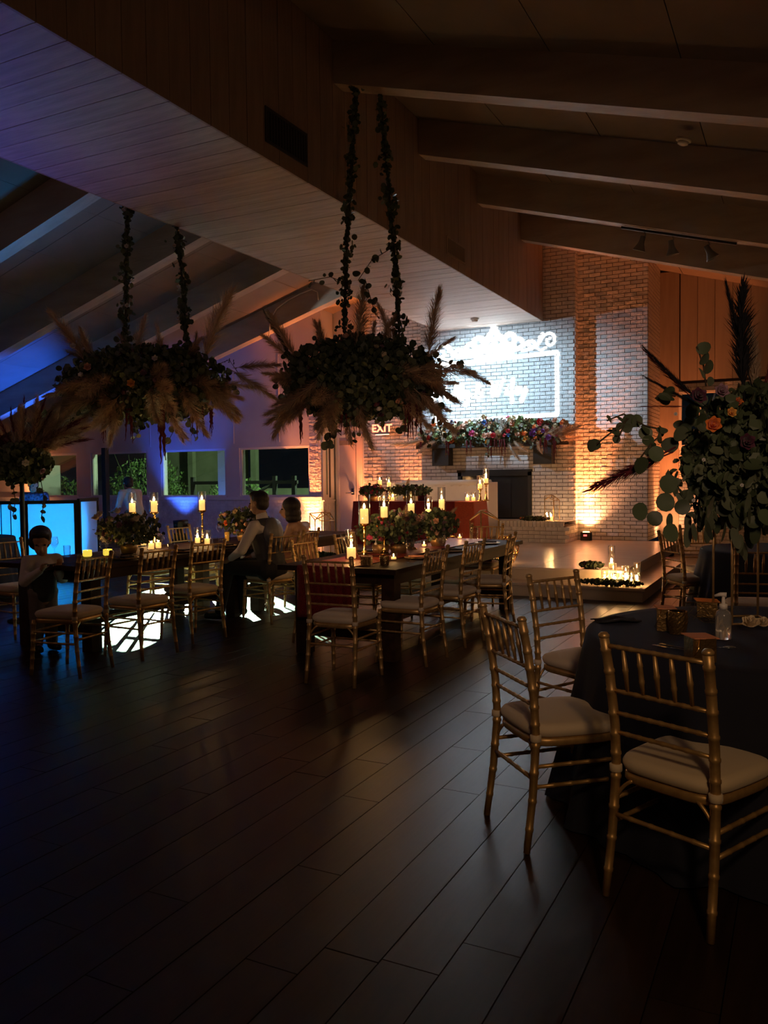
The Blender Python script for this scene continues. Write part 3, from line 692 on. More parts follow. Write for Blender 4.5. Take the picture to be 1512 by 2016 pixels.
for x in (-1.05, .35, 1.45, 2.0): MB().bbox((x - .05, -.04, 0), (x + .05, .04, 1.6)).build('post', M['darkwood'], pr)
ps = thing('blue_reflection_post', 'added post washed in blue light outside the second window, standing in for a reflection', 'post', (-12.35, 16.0, -.02))  # added post and crossbeam, imitating a blue reflection in the glass
MB().bbox((-.13, -.13, 0), (.13, .13, 2.25)).build('post', M['trim'], ps); MB().bbox((-.8, -.1, 2.25), (.5, .1, 2.45)).build('crossbeam', M['trim'], ps)
light('reflection_post_light', 'SPOT', (-12.2, 15.25, .3), (.03, .12, 1.0), 60, (-12.35, 16.0, 1.9), .05, 50, .5)  # added lamp that turns the stand-in post blue
#PART3
# ------------------------------------------------------------------ chiavari chairs
def ringed(mb, pts, r, rings, n=10, width=.005, k=1.15):
    """a turned rod: rings at the given fractions of its length"""
    pts = [Vector(p) for p in pts]; L = [0]
    for a, b in zip(pts[:-1], pts[1:]): L.append(L[-1] + (b - a).length)
    tot = L[-1]; ts = {0.0, 1.0}
    for g in rings:
        for d in (-width * 1.6, -width, 0, width, width * 1.6): ts.add(min(1, max(0, g + d / tot)))
    for l in L: ts.add(l / tot)
    P = []; Rr = []
    for t in sorted(ts):
        s_ = t * tot; i = max(0, min(len(pts) - 2, next((j for j in range(len(L) - 1) if L[j + 1] >= s_ - 1e-9), len(pts) - 2)))
        f = (s_ - L[i]) / max(1e-9, L[i + 1] - L[i]); P.append(pts[i].lerp(pts[i + 1], f))
        rr = r(t) if callable(r) else r
        for g in rings:
            if abs(t - g) * tot < width * 1.1: rr *= k
        Rr.append(rr)
    return mb.path(P, Rr, n)
def curve3(a, b, c, n=6):
    a, b, c = Vector(a), Vector(b), Vector(c); return [a * (1 - t) ** 2 + b * 2 * t * (1 - t) + c * t * t for t in [i / n for i in range(n + 1)]]
def make_chair(lod=0):
    n1, n2 = (12, 8) if lod == 0 else (8, 6)
    t = thing('chiavari_chair', 'x', 'chair')
    G = M['gold']; post = []
    for s in (-1, 1):
        pts = [(s * .196, -.235, 0), (s * .190, -.205, .22), (s * .185, -.188, .44), (s * .185, -.196, .60), (s * .188, -.222, .78), (s * .192, -.250, .915)]
        rg = [.10, .22, .34, .455, .545, .62, .70, .79, .865, .95]
        mb = MB(); ringed(mb, pts, lambda q: .0135 + .003 * min(1, q * 3), rg, n1); mb.lathe([(.0175, 0), (.019, .004), (.019, .010), (.012, .018), (0, .02)], (s * .192, -.250, .912), n1)
        mb.build('rear_post', G, t)
        mb = MB(); ringed(mb, [(s * .205, .205, 0), (s * .197, .19, .22), (s * .192, .178, .425)], lambda q: .012 + .004 * min(1, q * 2), [.12, .3, .45, .62, .75, .93], n1); mb.build('front_leg', G, t)
    def yb(z):
        for (z0, y0), (z1, y1) in (((.44, -.188), (.60, -.196)), ((.60, -.196), (.78, -.222)), ((.78, -.222), (.915, -.250))):
            if z <= z1: return y0 + (y1 - y0) * (z - z0) / (z1 - z0)
        return -.25
    for z, nm in ((.885, 'top_rail'), (.725, 'back_rail'), (.645, 'back_rail'), (.575, 'back_rail')):
        y = yb(z); xx = .178
        mb = MB(); ringed(mb, [(-xx, y, z), (xx, y, z)], .0078, [.12, .25, .38, .5, .62, .75, .88], n2); mb.build(nm, G, t)
    for k in range(5):
        x = (k - 2) * .060 ; z0, z1 = .732, .878
        mb = MB(); ringed(mb, [(x, yb(z0), z0), (x, yb(z1), z1)], lambda q: .0062 + .003 * math.sin(PI * q), [.3, .7] if k % 2 else [.5], n2); mb.build('spindle', G, t)
    # stretchers
    for s in (-1, 1):
        for z in (.335, .255):
            mb = MB(); ringed(mb, [(s * .192, -.195, z), (s * .200, .19, z)], .0085, [.2, .4, .6, .8], n2); mb.build('stretcher', G, t)
    for y, z in ((.195, .335), (.198, .255), (-.20, .285)):
        mb = MB(); ringed(mb, [(-.195, y, z), (.195, y, z)], .0085, [.2, .4, .6, .8], n2); mb.build('stretcher', G, t)
    for s in (-1, 1):
        mb = MB(); mb.path(curve3((s * .185, -.19, .335), (s * .165, -.19, .39), (s * .12, -.185, .415)), .007, 6); mb.build('seat_brace', G, t)
    # seat frame and cushion: rounded trapezoid
    def outline(sc_, dz=0):
        P = []
        for i in range(28):
            a = 2 * PI * i / 28; c, s_ = math.cos(a), math.sin(a)
            e = 2 / 4.6; x = math.copysign(abs(c) ** e, c); y = math.copysign(abs(s_) ** e, s_)
            P.append((x * (.198 + .012 * y) * sc_, y * .197 * sc_ + .0, dz))
        return P
    def stack(levels, nm, mt, par, smooth=True):
        mb = MB(); mb.smooth = smooth; V = []
        for sc_, z in levels: V += [(x, y, z) for x, y, _ in outline(sc_)]
        Fs = []
        for i in range(len(levels) - 1):
            for j in range(28): Fs.append((i * 28 + j, i * 28 + (j + 1) % 28, (i + 1) * 28 + (j + 1) % 28, (i + 1) * 28 + j))
        Fs.append(tuple(range(27, -1, -1))); k = len(levels) - 1; V.append((0, 0, levels[-1][1] + .004)); c = len(V) - 1
        for j in range(28): Fs.append((k * 28 + j, k * 28 + (j + 1) % 28, c))
        mb.add(V, Fs); return mb.build(nm, mt, par)
    stack([(.97, .405), (1.0, .412), (1.0, .432), (.97, .438)], 'seat', G, t)
    cu = stack([(.92, .438), (1.0, .446), (1.035, .462), (1.035, .474), (.99, .488), (.90, .495), (.6, .498)], 'cushion', M['cushion'], t)
    for s in (-1, 1):
        mb = MB(); mb.lathe([(.018, -.014), (.022, -.012), (.022, .012), (.018, .014)], (s * .186, -.190, .447), 12); mb.build('strap', M['cushion'], cu)
    return t
chair0 = make_chair(0); chair1 = make_chair(1); used = set()
def place_chair(bx_, by_, rz, label, group, lod=0):
    """back midpoint at seat height and heading; seat centre is 0.2 in front"""
    src = chair0 if lod == 0 else chair1
    KIDS.setdefault(src.name, list(src.children))
    a = math.radians(rz); loc = (bx_ - .24 * math.sin(a) * -1 * -1 if False else bx_ + .24 * -math.sin(a), by_ + .24 * math.cos(a), 0)
    if src.name in used:
        c = dup(src, loc, a, label, group)
    else:
        used.add(src.name); c = src; c.location = loc; c.rotation_euler = (0, 0, a); c['label'] = label; c['group'] = group
    c.location.z = 0.001
    return c
g1 = 'gold chiavari chairs around the near round table'; g2 = 'gold chiavari chairs along the candlelit farm table'; g3 = 'gold chiavari chairs along the left banquet tables'; g4 = 'gold chiavari chairs around the far round table'
place_chair(-.43, 2.80, -24, 'nearest gold chiavari chair, seen from behind at the right edge', g1)
place_chair(-1.09, 3.22, -47, 'gold chiavari chair turned to the left side of the navy round table', g1)
place_chair(-1.26, 4.62, -118, 'gold chiavari chair beyond the navy table, in front of the stage', g1)
place_chair(-3.00, 5.03, 2, 'gold chiavari chair at the near head of the farm table', g2)
place_chair(-2.60, 6.05, 88, 'nearest chair on the right long side of the farm table', g2, 1)
place_chair(-2.58, 6.85, 86, 'middle chair on the right long side of the farm table', g2, 1)
place_chair(-2.55, 7.80, 100, 'chair on the right long side nearest the stage', g2, 1)
place_chair(-3.38, 9.40, 182, 'chair at the far head of the farm table before the red cloth', g2, 1)
place_chair(-4.10, 6.45, -92, 'nearest chair on the left long side of the farm table', g2, 1)
place_chair(-4.12, 7.25, -90, 'second chair on the left long side of the farm table', g2, 1)
place_chair(-4.12, 8.05, -88, 'third chair on the left long side of the farm table', g2, 1)
place_chair(-4.84, 4.64, 99, 'nearest chair at the left banquet table with an ivory seat', g3)
place_chair(-4.80, 5.30, 86, 'second chair at the left banquet table', g3)
place_chair(-4.86, 6.02, 80, 'third chair at the left banquet table, left of the seated man', g3, 1)
place_chair(-4.78, 7.16, 76, 'chair the man in the vest sits on', g3, 1)
place_chair(-4.88, 7.82, 96, 'chair the woman in the peach dress sits on', g3, 1)
place_chair(-7.0, 5.55, -95, 'dim chair at the far left edge behind the child', g3, 1)
place_chair(-6.95, 8.05, -92, 'blue-tinted chair on the far side of the left tables', g3, 1)
place_chair(-6.95, 7.3, -90, 'blue-tinted chair on the far side, nearer the screens', g3, 1)
place_chair(-1.16, 8.45, -52, 'chair at the far round table beside the stage corner', g4, 1)
place_chair(-1.04, 9.68, -150, 'chair between the stage step and the far navy table', g4, 1)
place_chair(-.26, 6.78, 14, 'dim chair at the right edge in front of the far navy table', g4, 1)
bpy.context.view_layer.update()

# ------------------------------------------------------------------ round tables
def round_table(x, y, r, h, label, clabel, seed):
    rr = random.Random(seed)
    t = thing('round_table', label, 'table', (x, y, 0)); MB().lathe([(0, h - .03), (r - .03, h - .03), (r - .03, h - .006), (0, h - .006)], n=40).build('tabletop', M['farm'], t)
    MB().lathe([(.28, 0), (.28, .02), (.04, .06), (.04, h - .03)], n=16).build('pedestal', M['black'], t)
    mb = MB(); mb.smooth = True; n = 144; lv = [(.0, h), (.5, h), (.9, h), (.985, h - .002), (1.0, h - .012)] + [(1 + .02 * k, h - .012 - k * (h - .02) / 9) for k in range(1, 10)]
    ph = [rr.uniform(0, 6.28) for _ in range(4)]; V = []; Fs = []
    for i, (q, z) in enumerate(lv):
        fold = max(0, (h - .03 - z)) / h
        for j in range(n):
            a = 2 * PI * j / n
            wv = fold * (.030 * math.sin(13 * a + ph[0]) + .022 * math.sin(21 * a + ph[1]) + .016 * math.sin(34 * a + ph[2]))
            V.append(((r * q + wv) * math.cos(a), (r * q + wv) * math.sin(a), z))
    for i in range(len(lv) - 1):
        for j in range(n): Fs.append((i * n + j, i * n + (j + 1) % n, (i + 1) * n + (j + 1) % n, (i + 1) * n + j))
    o = mb.add(V, Fs).build('tablecloth', M['navy'], None, (x, y, 0)); tag(o, clabel, 'tablecloth')
round_table(-.08, 4.03, .84, .765, 'near round table hidden under the navy cloth', 'navy floor-length cloth on the near round table', 3)
round_table(-.15, 8.75, .76, .765, 'far round table hidden under its dark cloth', 'navy floor-length cloth on the far round table by the stage', 4)
round_table(-9.95, 7.1, .76, .765, 'round table at the far left before the blue screens', 'dark cloth of the round table at the far left', 5)

# ------------------------------------------------------------------ farm tables
def farm_table(x0, x1, y0, y1, label, runner=False, nl=(True, True)):
    t = thing('farm_table', label, 'table', ((x0 + x1) / 2, (y0 + y1) / 2, 0)); W, L = (x1 - x0) / 2, (y1 - y0) / 2
    k = 6; pw_ = 2 * W / k
    pm_ = MB().box((0, 0, 0), (pw_ - .004, 2 * L - .16, .04)).mesh('top_plank', M['farm'])
    for i in range(k): link('top_plank', pm_, t, (-W + (i + .5) * pw_, 0, .742 + R.uniform(-.001, .001)))
    for s in (-1, 1): MB().box((0, s * (L - .04), .742), (2 * W, .078, .042)).build('breadboard_end', M['farm'], t)
    ap = MB()
    for s in (-1, 1): ap.box((0, s * (L - .16), .672), (2 * W - .2, .03, .10)).box((s * (W - .10), 0, .672), (.03, 2 * L - .35, .10))
    ap.build('apron', M['farm'], t)
    for sx in (-1, 1):
        for sy in (-1, 1): MB().box((sx * (W - .14), sy * (L - .20), .361), (.115, .115, .72)).build('leg', M['farm'], t)
    for sy in (-1, 1): MB().box((0, sy * (L - .20), .20), (2 * W - .39, .06, .09)).build('stretcher', M['farm'], t)
    MB().box((0, 0, .20), (.06, 2 * L - .46, .09)).build('stretcher', M['farm'], t)
    return t
farm_table(-3.92, -2.82, 5.75, 9.02, 'dark farm table with candles running toward the stage')
farm_table(-6.42, -5.36, 5.02, 7.42, 'near banquet table at the left, behind the ivory-seated chairs')
farm_table(-6.42, -5.36, 7.46, 9.86, 'far banquet table at the left, beyond the seated couple')
# sequin runner of the farm table hanging over the near end
def drape(path, w, mt, seed, name, x0, amp=.010):
    rr = random.Random(seed); mb = MB(); mb.smooth = True; V = []; Fs = []; nx = 20
    for i, (y, z) in enumerate(path):
        for j in range(nx + 1):
            u = j / nx - .5; f = amp * math.sin(u * 28 + i * .3) * (1 if z < .74 else .15)
            V.append((x0 + u * w + rr.uniform(-.002, .002), y - f, z + rr.uniform(0, .002)))
    for i in range(len(path) - 1):
        for j in range(nx): Fs.append((i * (nx + 1) + j, i * (nx + 1) + j + 1, (i + 1) * (nx + 1) + j + 1, (i + 1) * (nx + 1) + j))
    mb.add(V, Fs); o = mb.build(name, mt); md = o.modifiers.new('thick', 'SOLIDIFY'); md.thickness = .003; md.offset = 1; return o
pth = [(9.06, .50), (9.06, .765), (9.0, .768)] + [(8.9 - .2 * k, .768) for k in range(16)] + [(5.80, .768), (5.742, .766), (5.735, .74)] + [(5.732, .74 - .05 * k) for k in range(1, 9)]
tag(drape(pth, .52, M['seq_red'], 2, 'table_runner', -3.46), 'burgundy sequin runner along the farm table, hanging over its end', 'runner')

# ------------------------------------------------------------------ sweetheart table and loveseat
SW = (-7.05, -4.83, 12.78, 13.42)
t = thing('sweetheart_table', 'head table hidden under rust and burgundy sequins', 'table', (0, 0, .33))
MB().bbox((SW[0] + .02, SW[2] + .02, .72), (SW[1] - .02, SW[3] - .02, .75)).build('tabletop', M['farm'], t)
for x in (SW[0] + .1, SW[1] - .1):
    for y in (SW[2] + .1, SW[3] - .1): MB().bbox((x - .03, y - .03, 0), (x + .03, y + .03, .72)).build('leg', M['farm'], t)
def skirt(x0, x1, y0, y1, z0, z1, mt, name, amp=.02, fl=.05, closed=True):
    mb = MB(); mb.smooth = True; per = [(x0, y0)]; n = 60
    P = []
    for (a, b) in (((x0, y0), (x1, y0)), ((x1, y0), (x1, y1)), ((x1, y1), (x0, y1)), ((x0, y1), (x0, y0))):
        k = max(6, int(math.hypot(b[0] - a[0], b[1] - a[1]) / .04))
        P += [(a[0] + (b[0] - a[0]) * i / k, a[1] + (b[1] - a[1]) * i / k) for i in range(k)]
    cx, cy = (x0 + x1) / 2, (y0 + y1) / 2; V = []; Fs = []; N = len(P); lev = 8
    for l in range(lev + 1):
        f = l / lev; z = z1 - (z1 - z0) * f
        for i, (x, y) in enumerate(P):
            nx_ = (1 if x >= x1 - 1e-6 else -1 if x <= x0 + 1e-6 else 0); ny_ = (1 if y >= y1 - 1e-6 else -1 if y <= y0 + 1e-6 else 0)
            d = f * (fl + amp * math.sin(i * .9) + amp * .7 * math.sin(i * .37 + 1))
            V.append((x + nx_ * d, y + ny_ * d, z))
    for l in range(lev):
        for i in range(N): Fs.append((l * N + i, l * N + (i + 1) % N, (l + 1) * N + (i + 1) % N, (l + 1) * N + i))
    Fs.append(tuple(range(N))); mb.add(V, Fs)
    return mb.build(name, mt)
tag(skirt(SW[0], SW[1], SW[2], SW[3], .335, 1.085, M['seq_rust'], 'tablecloth', .012, .03), 'rust sequin cloth on the sweetheart table, bright at its right end', 'tablecloth')
tag(skirt(SW[0] - .01, SW[1] - .33, SW[2] - .045, SW[3] - .1, .34, 1.09, M['seq_red'], 'table_overlay', .025, .03), 'deep burgundy sequin overlay across the front of the sweetheart table', 'tablecloth')
# loveseat
lv = thing('loveseat', 'white tufted loveseat behind the sweetheart table', 'sofa', (-5.80, 13.82, .33))
LW = 0.88
mb = MB(); V = []; Fs = []; nx_, nz_ = 40, 12; mb.smooth = True
for j in range(nz_ + 1):
    for i in range(nx_ + 1):
        x = -LW + .1 + (2 * LW - .2) * i / nx_; z = .40 + .62 * j / nz_
        d = .02 * abs(math.sin(PI * (i / 4 + (j / 4)))) * abs(math.sin(PI * (i / 4 - j / 4))); V.append((x, .06 - d, z))
for j in range(nz_):
    for i in range(nx_): Fs.append((j * (nx_ + 1) + i, j * (nx_ + 1) + i + 1, (j + 1) * (nx_ + 1) + i + 1, (j + 1) * (nx_ + 1) + i))
mb.add(V, Fs).build('tufted_back', M['white_leather'], lv)
MB().bbox((-LW + .02, .065, .30), (LW - .02, .19, 1.04)).build('backrest', M['white_leather'], lv)
mb = MB(); mb.path([(-LW + .02, .12, 1.04), (LW - .02, .12, 1.04)], .075, 12); mb.build('top_roll', M['white_leather'], lv)
MB().bbox((-LW + .1, -.26, .16), (LW - .1, .06, .42)).build('seat', M['white_leather'], lv)
for s in (-1, 1):
    a = MB().bbox((s * LW - .08, -.28, .12), (s * LW + .08, .2, 1.07)).build('armrest', M['white_leather'], lv)
    st_ = MB()
    for k in range(14): st_.ell((s * LW + (-.05 if s > 0 else .05), -.282, .30 + k * .052), (.008, .006, .008), 6, 4)
    st_.build('stud_trim', M['brass'], a)
for sx in (-1, 1):
    for sy in (-.22, .14): MB().lathe([(.02, 0), (.03, .16)], (sx * (LW - .06), sy, 0), 8).build('foot', M['black'], lv)

# ------------------------------------------------------------------ candles, holders, lanterns
def candle(x, y, z, h, r, label, group, pw=1.2, lit=True):
    c = thing('pillar_candle', label, 'candle', (x, y, z), 0, group)
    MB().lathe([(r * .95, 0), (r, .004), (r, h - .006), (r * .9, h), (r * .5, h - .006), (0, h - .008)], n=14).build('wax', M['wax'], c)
    MB().path([(0, 0, h - .01), (.001, 0, h + .008)], .0012, 4).build('wick', M['black'], c)
    if lit:
        f = MB().lathe([(0, 0), (.010, .008), (.012, .016), (.008, .030), (0, .052)], (0, 0, h + .002), 8).build('flame', M['flame'], c)
        l = light('candle_light', 'POINT', (0, 0, h + .045), (1.0, .50, .17), pw * 1.8, None, .02); l.parent = c
    return c
def hurricane(x, y, z, h, r, label, group=None, stick=0.0, ch=.10, cr=None, pw=1.2, lit=True, clabel=None):
    """glass cylinder, on a turned brass stick when stick > 0, with a pillar candle inside"""
    t = thing('candle_holder', label, 'candle holder', (x, y, z), 0, group)
    zb = stick
    if stick > 0:
        s_ = stick; MB().lathe([(.055, 0), (.057, .006), (.045, .014), (.022, .03), (.026, .05), (.014, .075), (.010, s_ * .45), (.020, s_ * .5), (.010, s_ * .55), (.010, s_ * .8), (.022, s_ * .86), (.012, s_ * .92), (.045, s_ - .012), (.050, s_ - .004), (.050, s_)], n=16).build('brass_stick', M['brass'], t)
    MB().lathe([(r, .0), (r, .003)], (0, 0, zb), 18).build('base_plate', M['brass'] if stick else M['glass'], t)
    g = MB(); g.lathe([(r, .003), (r, h), (r - .003, h), (r - .003, .006)], (0, 0, zb), 20); g.build('glass_cylinder', M['glass'], t)
    rim = MB(); rim.lathe([(r + .001, h - .002), (r + .001, h + .002), (r - .004, h + .002), (r - .004, h - .002)], (0, 0, zb), 20); rim.build('glass_rim', M['glass'], t)
    candle(x, y, z + zb + .004, ch, cr or r * .72, clabel or ('ivory pillar candle burning in the ' + label)[:110], (group + ', candles') if group else None, pw, lit)
TZ = .766
gt1 = 'candle holders on the farm table'
def lab_c(s): return s
hurricane(*at(692, 1101, TZ)[:2], TZ + .004, .255, .055, 'wide glass hurricane nearest the head of the farm table', gt1, 0, .095, pw=2.2, clabel='wide low candle in the hurricane at the head of the farm table')
H1 = [((718, 1098), .30, .26, .052, .13, 'tall brass stick with glass chimney, leftmost on the farm table', 'thick candle on the leftmost brass stick of the farm table'),
      ((757, 1092), .34, .24, .045, .10, 'second brass candlestick from the left on the farm table', 'candle on the second brass stick from the left'),
      ((810, 1082), .34, .24, .045, .11, 'third brass candlestick, centre of the farm table', 'candle on the third brass stick, centre of the farm table'),
      ((844, 1068), .30, .20, .042, .06, 'short-candle brass stick right of centre on the farm table', 'short candle right of centre on the farm table'),
      ((870, 1064), .34, .26, .045, .12, 'rightmost brass candlestick on the farm table', 'candle on the rightmost brass stick of the farm table')]
for (px, s_, gh, gr, ch, la, cl_) in H1:
    p = at(px[0], px[1], TZ); hurricane(p.x, p.y, TZ + .004, gh, gr, la, gt1, s_, ch, pw=1.6, clabel=cl_)
def votive(x, y, z, label, group, mt='glass', r=.032, h=.07, pw=.5, catx='votive'):
    t = thing('votive_cup', label, catx, (x, y, z), 0, group)
    MB().lathe([(r * .8, 0), (r, .01), (r, h), (r - .003, h), (r - .003, .012), (0, .010)], n=16).build('cup', M[mt], t)
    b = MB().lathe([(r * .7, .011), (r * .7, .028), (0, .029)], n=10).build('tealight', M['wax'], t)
    MB().lathe([(0, 0), (.005, .008), (.004, .02), (0, .03)], (0, 0, .030), 7).build('flame', M['flame'], b)
    l = light('candle_light', 'POINT', (0, 0, .055), (1, .5, .17), pw, None, .01); l.parent = t
    return t
for (px, py, la) in ((793, 1072, 'glass votive beside the third candlestick'), (835, 1078, 'glass votive near the right edge of the farm table'), (905, 1062, 'glass votive past the last candlestick'), (775, 1104, 'glass votive near the front right corner of the farm table')):
    p = at(px, py, TZ); votive(p.x, p.y, TZ + .004, la, 'votives on the farm table')
# left banquet tables
gt2 = 'candle holders on the left banquet tables'
H2 = [((-5.95, 7.2), .36, .22, .048, .10, 'brass candlestick nearest the white flowers on the left table', 'candle beside the white flowers of the left table'),
      ((-5.80, 7.40), .36, .22, .048, .12, 'second brass candlestick on the left tables', 'candle on the second left candlestick'),
      ((-5.72, 8.25), .36, .22, .048, .12, 'brass candlestick before the blue-tinted window wall', 'candle before the blue-tinted window wall'),]
for i, (px, la) in enumerate((((262, 1072), 0), ((305, 1072), 1), ((399, 1066), 2))):
    p = at(px[0], px[1], TZ); q = H2[i]; hurricane(p.x, p.y, TZ + .002, q[2], q[3], q[5], gt2, q[1], q[4], pw=1.6, clabel=q[6])
for (px, py, h, la, cl_) in ((283, 1074, .20, 'low glass cylinder in the candle cluster of the left table', 'low candle at the left of the cluster'), (312, 1080, .15, 'wide glass cup in the middle of the candle cluster', 'candle in the middle of the cluster'), (389, 1070, .18, 'low glass cylinder left of the last candlestick', 'low candle left of the last candlestick'), (408, 1072, .16, 'low glass cylinder right of the last candlestick', 'low candle right of the last candlestick'), (298, 1082, .12, 'small glass cup at the front of the candle cluster', 'small candle at the front of the cluster')):
    p = at(px, py, TZ); hurricane(p.x, p.y, TZ + .002, h, .04, la, gt2, 0, .06, pw=1.0, clabel=cl_)
M['votgold'] = mat('glowing_yellow_glass', (.9, .65, .1), .2, emit=(1, .75, .08), es=.9)  # glow put into the cup glass by emission
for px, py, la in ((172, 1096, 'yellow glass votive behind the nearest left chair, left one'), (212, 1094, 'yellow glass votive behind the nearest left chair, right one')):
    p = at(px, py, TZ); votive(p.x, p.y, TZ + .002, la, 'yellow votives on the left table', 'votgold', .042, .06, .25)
# sweetheart table candles
SZ = 1.092
for (px, py, stick, gh, la, cl_) in ((945, 973, .20, .22, 'shorter brass candlestick on the right of the sweetheart table', 'candle on the shorter stick of the sweetheart table'), (957, 975, .29, .26, 'tallest brass candlestick on the sweetheart table', 'candle on the tallest stick of the sweetheart table'),
        (748, 976, .28, .16, 'brass candlestick at the left of the sweetheart table', 'bright candle at the left of the sweetheart table'), (766, 978, .24, .20, 'second brass candlestick at the left of the sweetheart table', 'candle on the second stick at the left')):
    p = atY(px, py, 13.0); hurricane(p.x, p.y, SZ, gh, .05, la, 'candle holders on the sweetheart table', stick, .08, pw=2.0, clabel=cl_)
for (px, gh, la, cl_) in ((932, .15, 'low glass cylinder left of the sticks on the sweetheart table', 'low candle left of the sticks'), (920, .14, 'lowest glass cylinder near the loveseat', 'lowest candle near the loveseat'), (747, .08, 'small glass cup below the left stick of the sweetheart table', 'small cup candle below the left stick'), (773, .13, 'low glass cylinder at the left of the sweetheart table', 'low candle at the left of the sweetheart table')):
    p = atY(px, 975, 12.92); hurricane(p.x, p.y, SZ, gh, .045, la, 'candle holders on the sweetheart table', 0, .06, pw=1.5, clabel=cl_)
ib = thing('ice_bucket', 'polished steel ice bucket with a bottle on the sweetheart table', 'ice bucket', (*atY(831, 972, 13.1)[:2], SZ))
MB().lathe([(.075, 0), (.095, .20), (.10, .205), (.092, .205), (.075, .01)], n=24).build('bucket', M['silver'], ib)
MB().lathe([(.03, .05), (.03, .19), (.013, .24), (.013, .29), (0, .29)], (0.02, 0, 0), 12).build('bottle', M['black'], ib)

def frame_lantern(name, loc, rz, label, kind, s=1.0, group=None, lit=True, pw=1.5):
    t = thing(name, label, 'lantern', loc, rz, group); E_ = []; Fc = []
    if kind == 'house':
        n = 5; r0, h0, h1 = .125 * s, .32 * s, .40 * s
        B = [Vector((r0 * math.cos(2 * PI * i / n), r0 * math.sin(2 * PI * i / n), 0)) for i in range(n)]; T_ = [b + Vector((0, 0, h0 + (.07 * s if i % 2 else 0))) for i, b in enumerate(B)]
        top = Vector((0, 0, h1))
        for i in range(n): j = (i + 1) % n; E_ += [(B[i], B[j]), (B[i], T_[i]), (T_[i], T_[j]), (T_[i], top)]; Fc.append((B[i], B[j], T_[j], T_[i]))
    else:
        n = 6; V_ = [[Vector((r * s * math.cos(2 * PI * (i + o) / n), r * s * math.sin(2 * PI * (i + o) / n), z * s)) for i in range(n)] for r, z, o in ((.07, 0, 0), (.125, .09, .5), (.125, .17, 0), (.07, .26, .5))]
        for a in range(4):
            for i in range(n): E_.append((V_[a][i], V_[a][(i + 1) % n]))
        for a in range(3):
            for i in range(n):
                k = i if a % 2 == 0 else (i + 1) % n
                E_ += [(V_[a][i], V_[a + 1][i]), (V_[a][(i + (1 if a % 2 == 0 else 1)) % n], V_[a + 1][i if a % 2 == 0 else i])] if a % 2 == 0 else [(V_[a][i], V_[a + 1][(i + 1) % n]), (V_[a][i], V_[a + 1][i])]
                Fc.append((V_[a][i], V_[a][(i + 1) % n], V_[a + 1][i]))
    fr_ = MB()
    for a, b in E_: fr_.path([a, b], .0045 * max(.8, s), 5)
    fr_.build('brass_frame', M['brass'] if kind != 'house' else M['gold'], t)
    gp = MB()
    for f in Fc: gp.add(f, [tuple(range(len(f)))])
    gp.build('glass_panels', M['glass'], t)
    if lit: candle(loc[0], loc[1], loc[2] + .008, .07, .032, 'candle inside the ' + label, None, pw)
    return t
P_ = at(1096, 1026, .70); frame_lantern('geometric_lantern', (-3.98, 14.40, .70), .3, 'house-shaped glass lantern glowing on the brick hearth', 'house', 1.15, pw=3)
frame_lantern('geometric_lantern', (-3.55, 10.62, .331), 0.2, 'faceted round lantern on the stage edge beside the farm table', 'round', 1.35, pw=1.2)
frame_lantern('geometric_lantern', (-3.92, 10.85, .331), 1.0, 'tall house-shaped lantern behind the round one on the stage edge', 'house', 1.75, pw=.8)
frame_lantern('geometric_lantern', (-4.40, 10.70, .331), .5, 'faceted lantern on the stage just past the farm table end', 'round', 1.3, pw=1.6)
frame_lantern('geometric_lantern', (-6.65, 11.0, .331), .2, 'house-shaped lantern on the stage below the white door', 'house', 1.6, lit=False)
frame_lantern('geometric_lantern', (-6.72, 10.60, .331), .6, 'faceted round lantern on the left stage edge', 'round', 1.3, pw=1.5)
for (x, y, h, la, cl_) in ((-3.95, 10.42, .18, 'glass cylinder in front of the stage lanterns', 'candle in front of the stage lanterns'), (-4.08, 10.55, .12, 'small cup beside the stage lanterns', 'small candle beside the stage lanterns'), (-6.45, 10.5, .12, 'small cup on the left stage edge', 'small candle on the left stage edge')):
    hurricane(x, y, .331, h, .045, la, 'glass cylinders on the stage', 0, .07, pw=1.4, clabel=cl_)
hurricane(-4.02, 14.30, .702, .16, .05, 'glass cylinder beside the hearth lantern', None, 0, .06, pw=1.2, clabel='candle beside the hearth lantern')
# cluster at the stage corner
cc = [(-2.12, 10.42, .331, .28, 'tall glass cylinder on the upper stage corner', 'candle in the tall cylinder on the upper stage corner', 2.6)]
for i, (dx, dy, h) in enumerate(((-.26, .0, .20), (-.17, .06, .26), (-.12, -.05, .16), (-.02, .04, .24), (.06, -.04, .20), (.10, .09, .28))):
    cc.append((-1.86 + dx * 1.0, 10.02 + dy, .166, h, '%s glass cylinder of the cluster on the lower step' % ['leftmost', 'second from left', 'short', 'middle', 'second from right', 'rightmost tall'][i], 'candle in the %s cylinder on the lower step' % ['leftmost', 'second left', 'short', 'middle', 'second right', 'rightmost'][i], 2.4))
for (x, y, z, h, la, cl_, pw) in cc: hurricane(x, y, z, h, .042, la, 'glass cylinders at the stage corner', 0, .065, pw=pw, clabel=cl_)

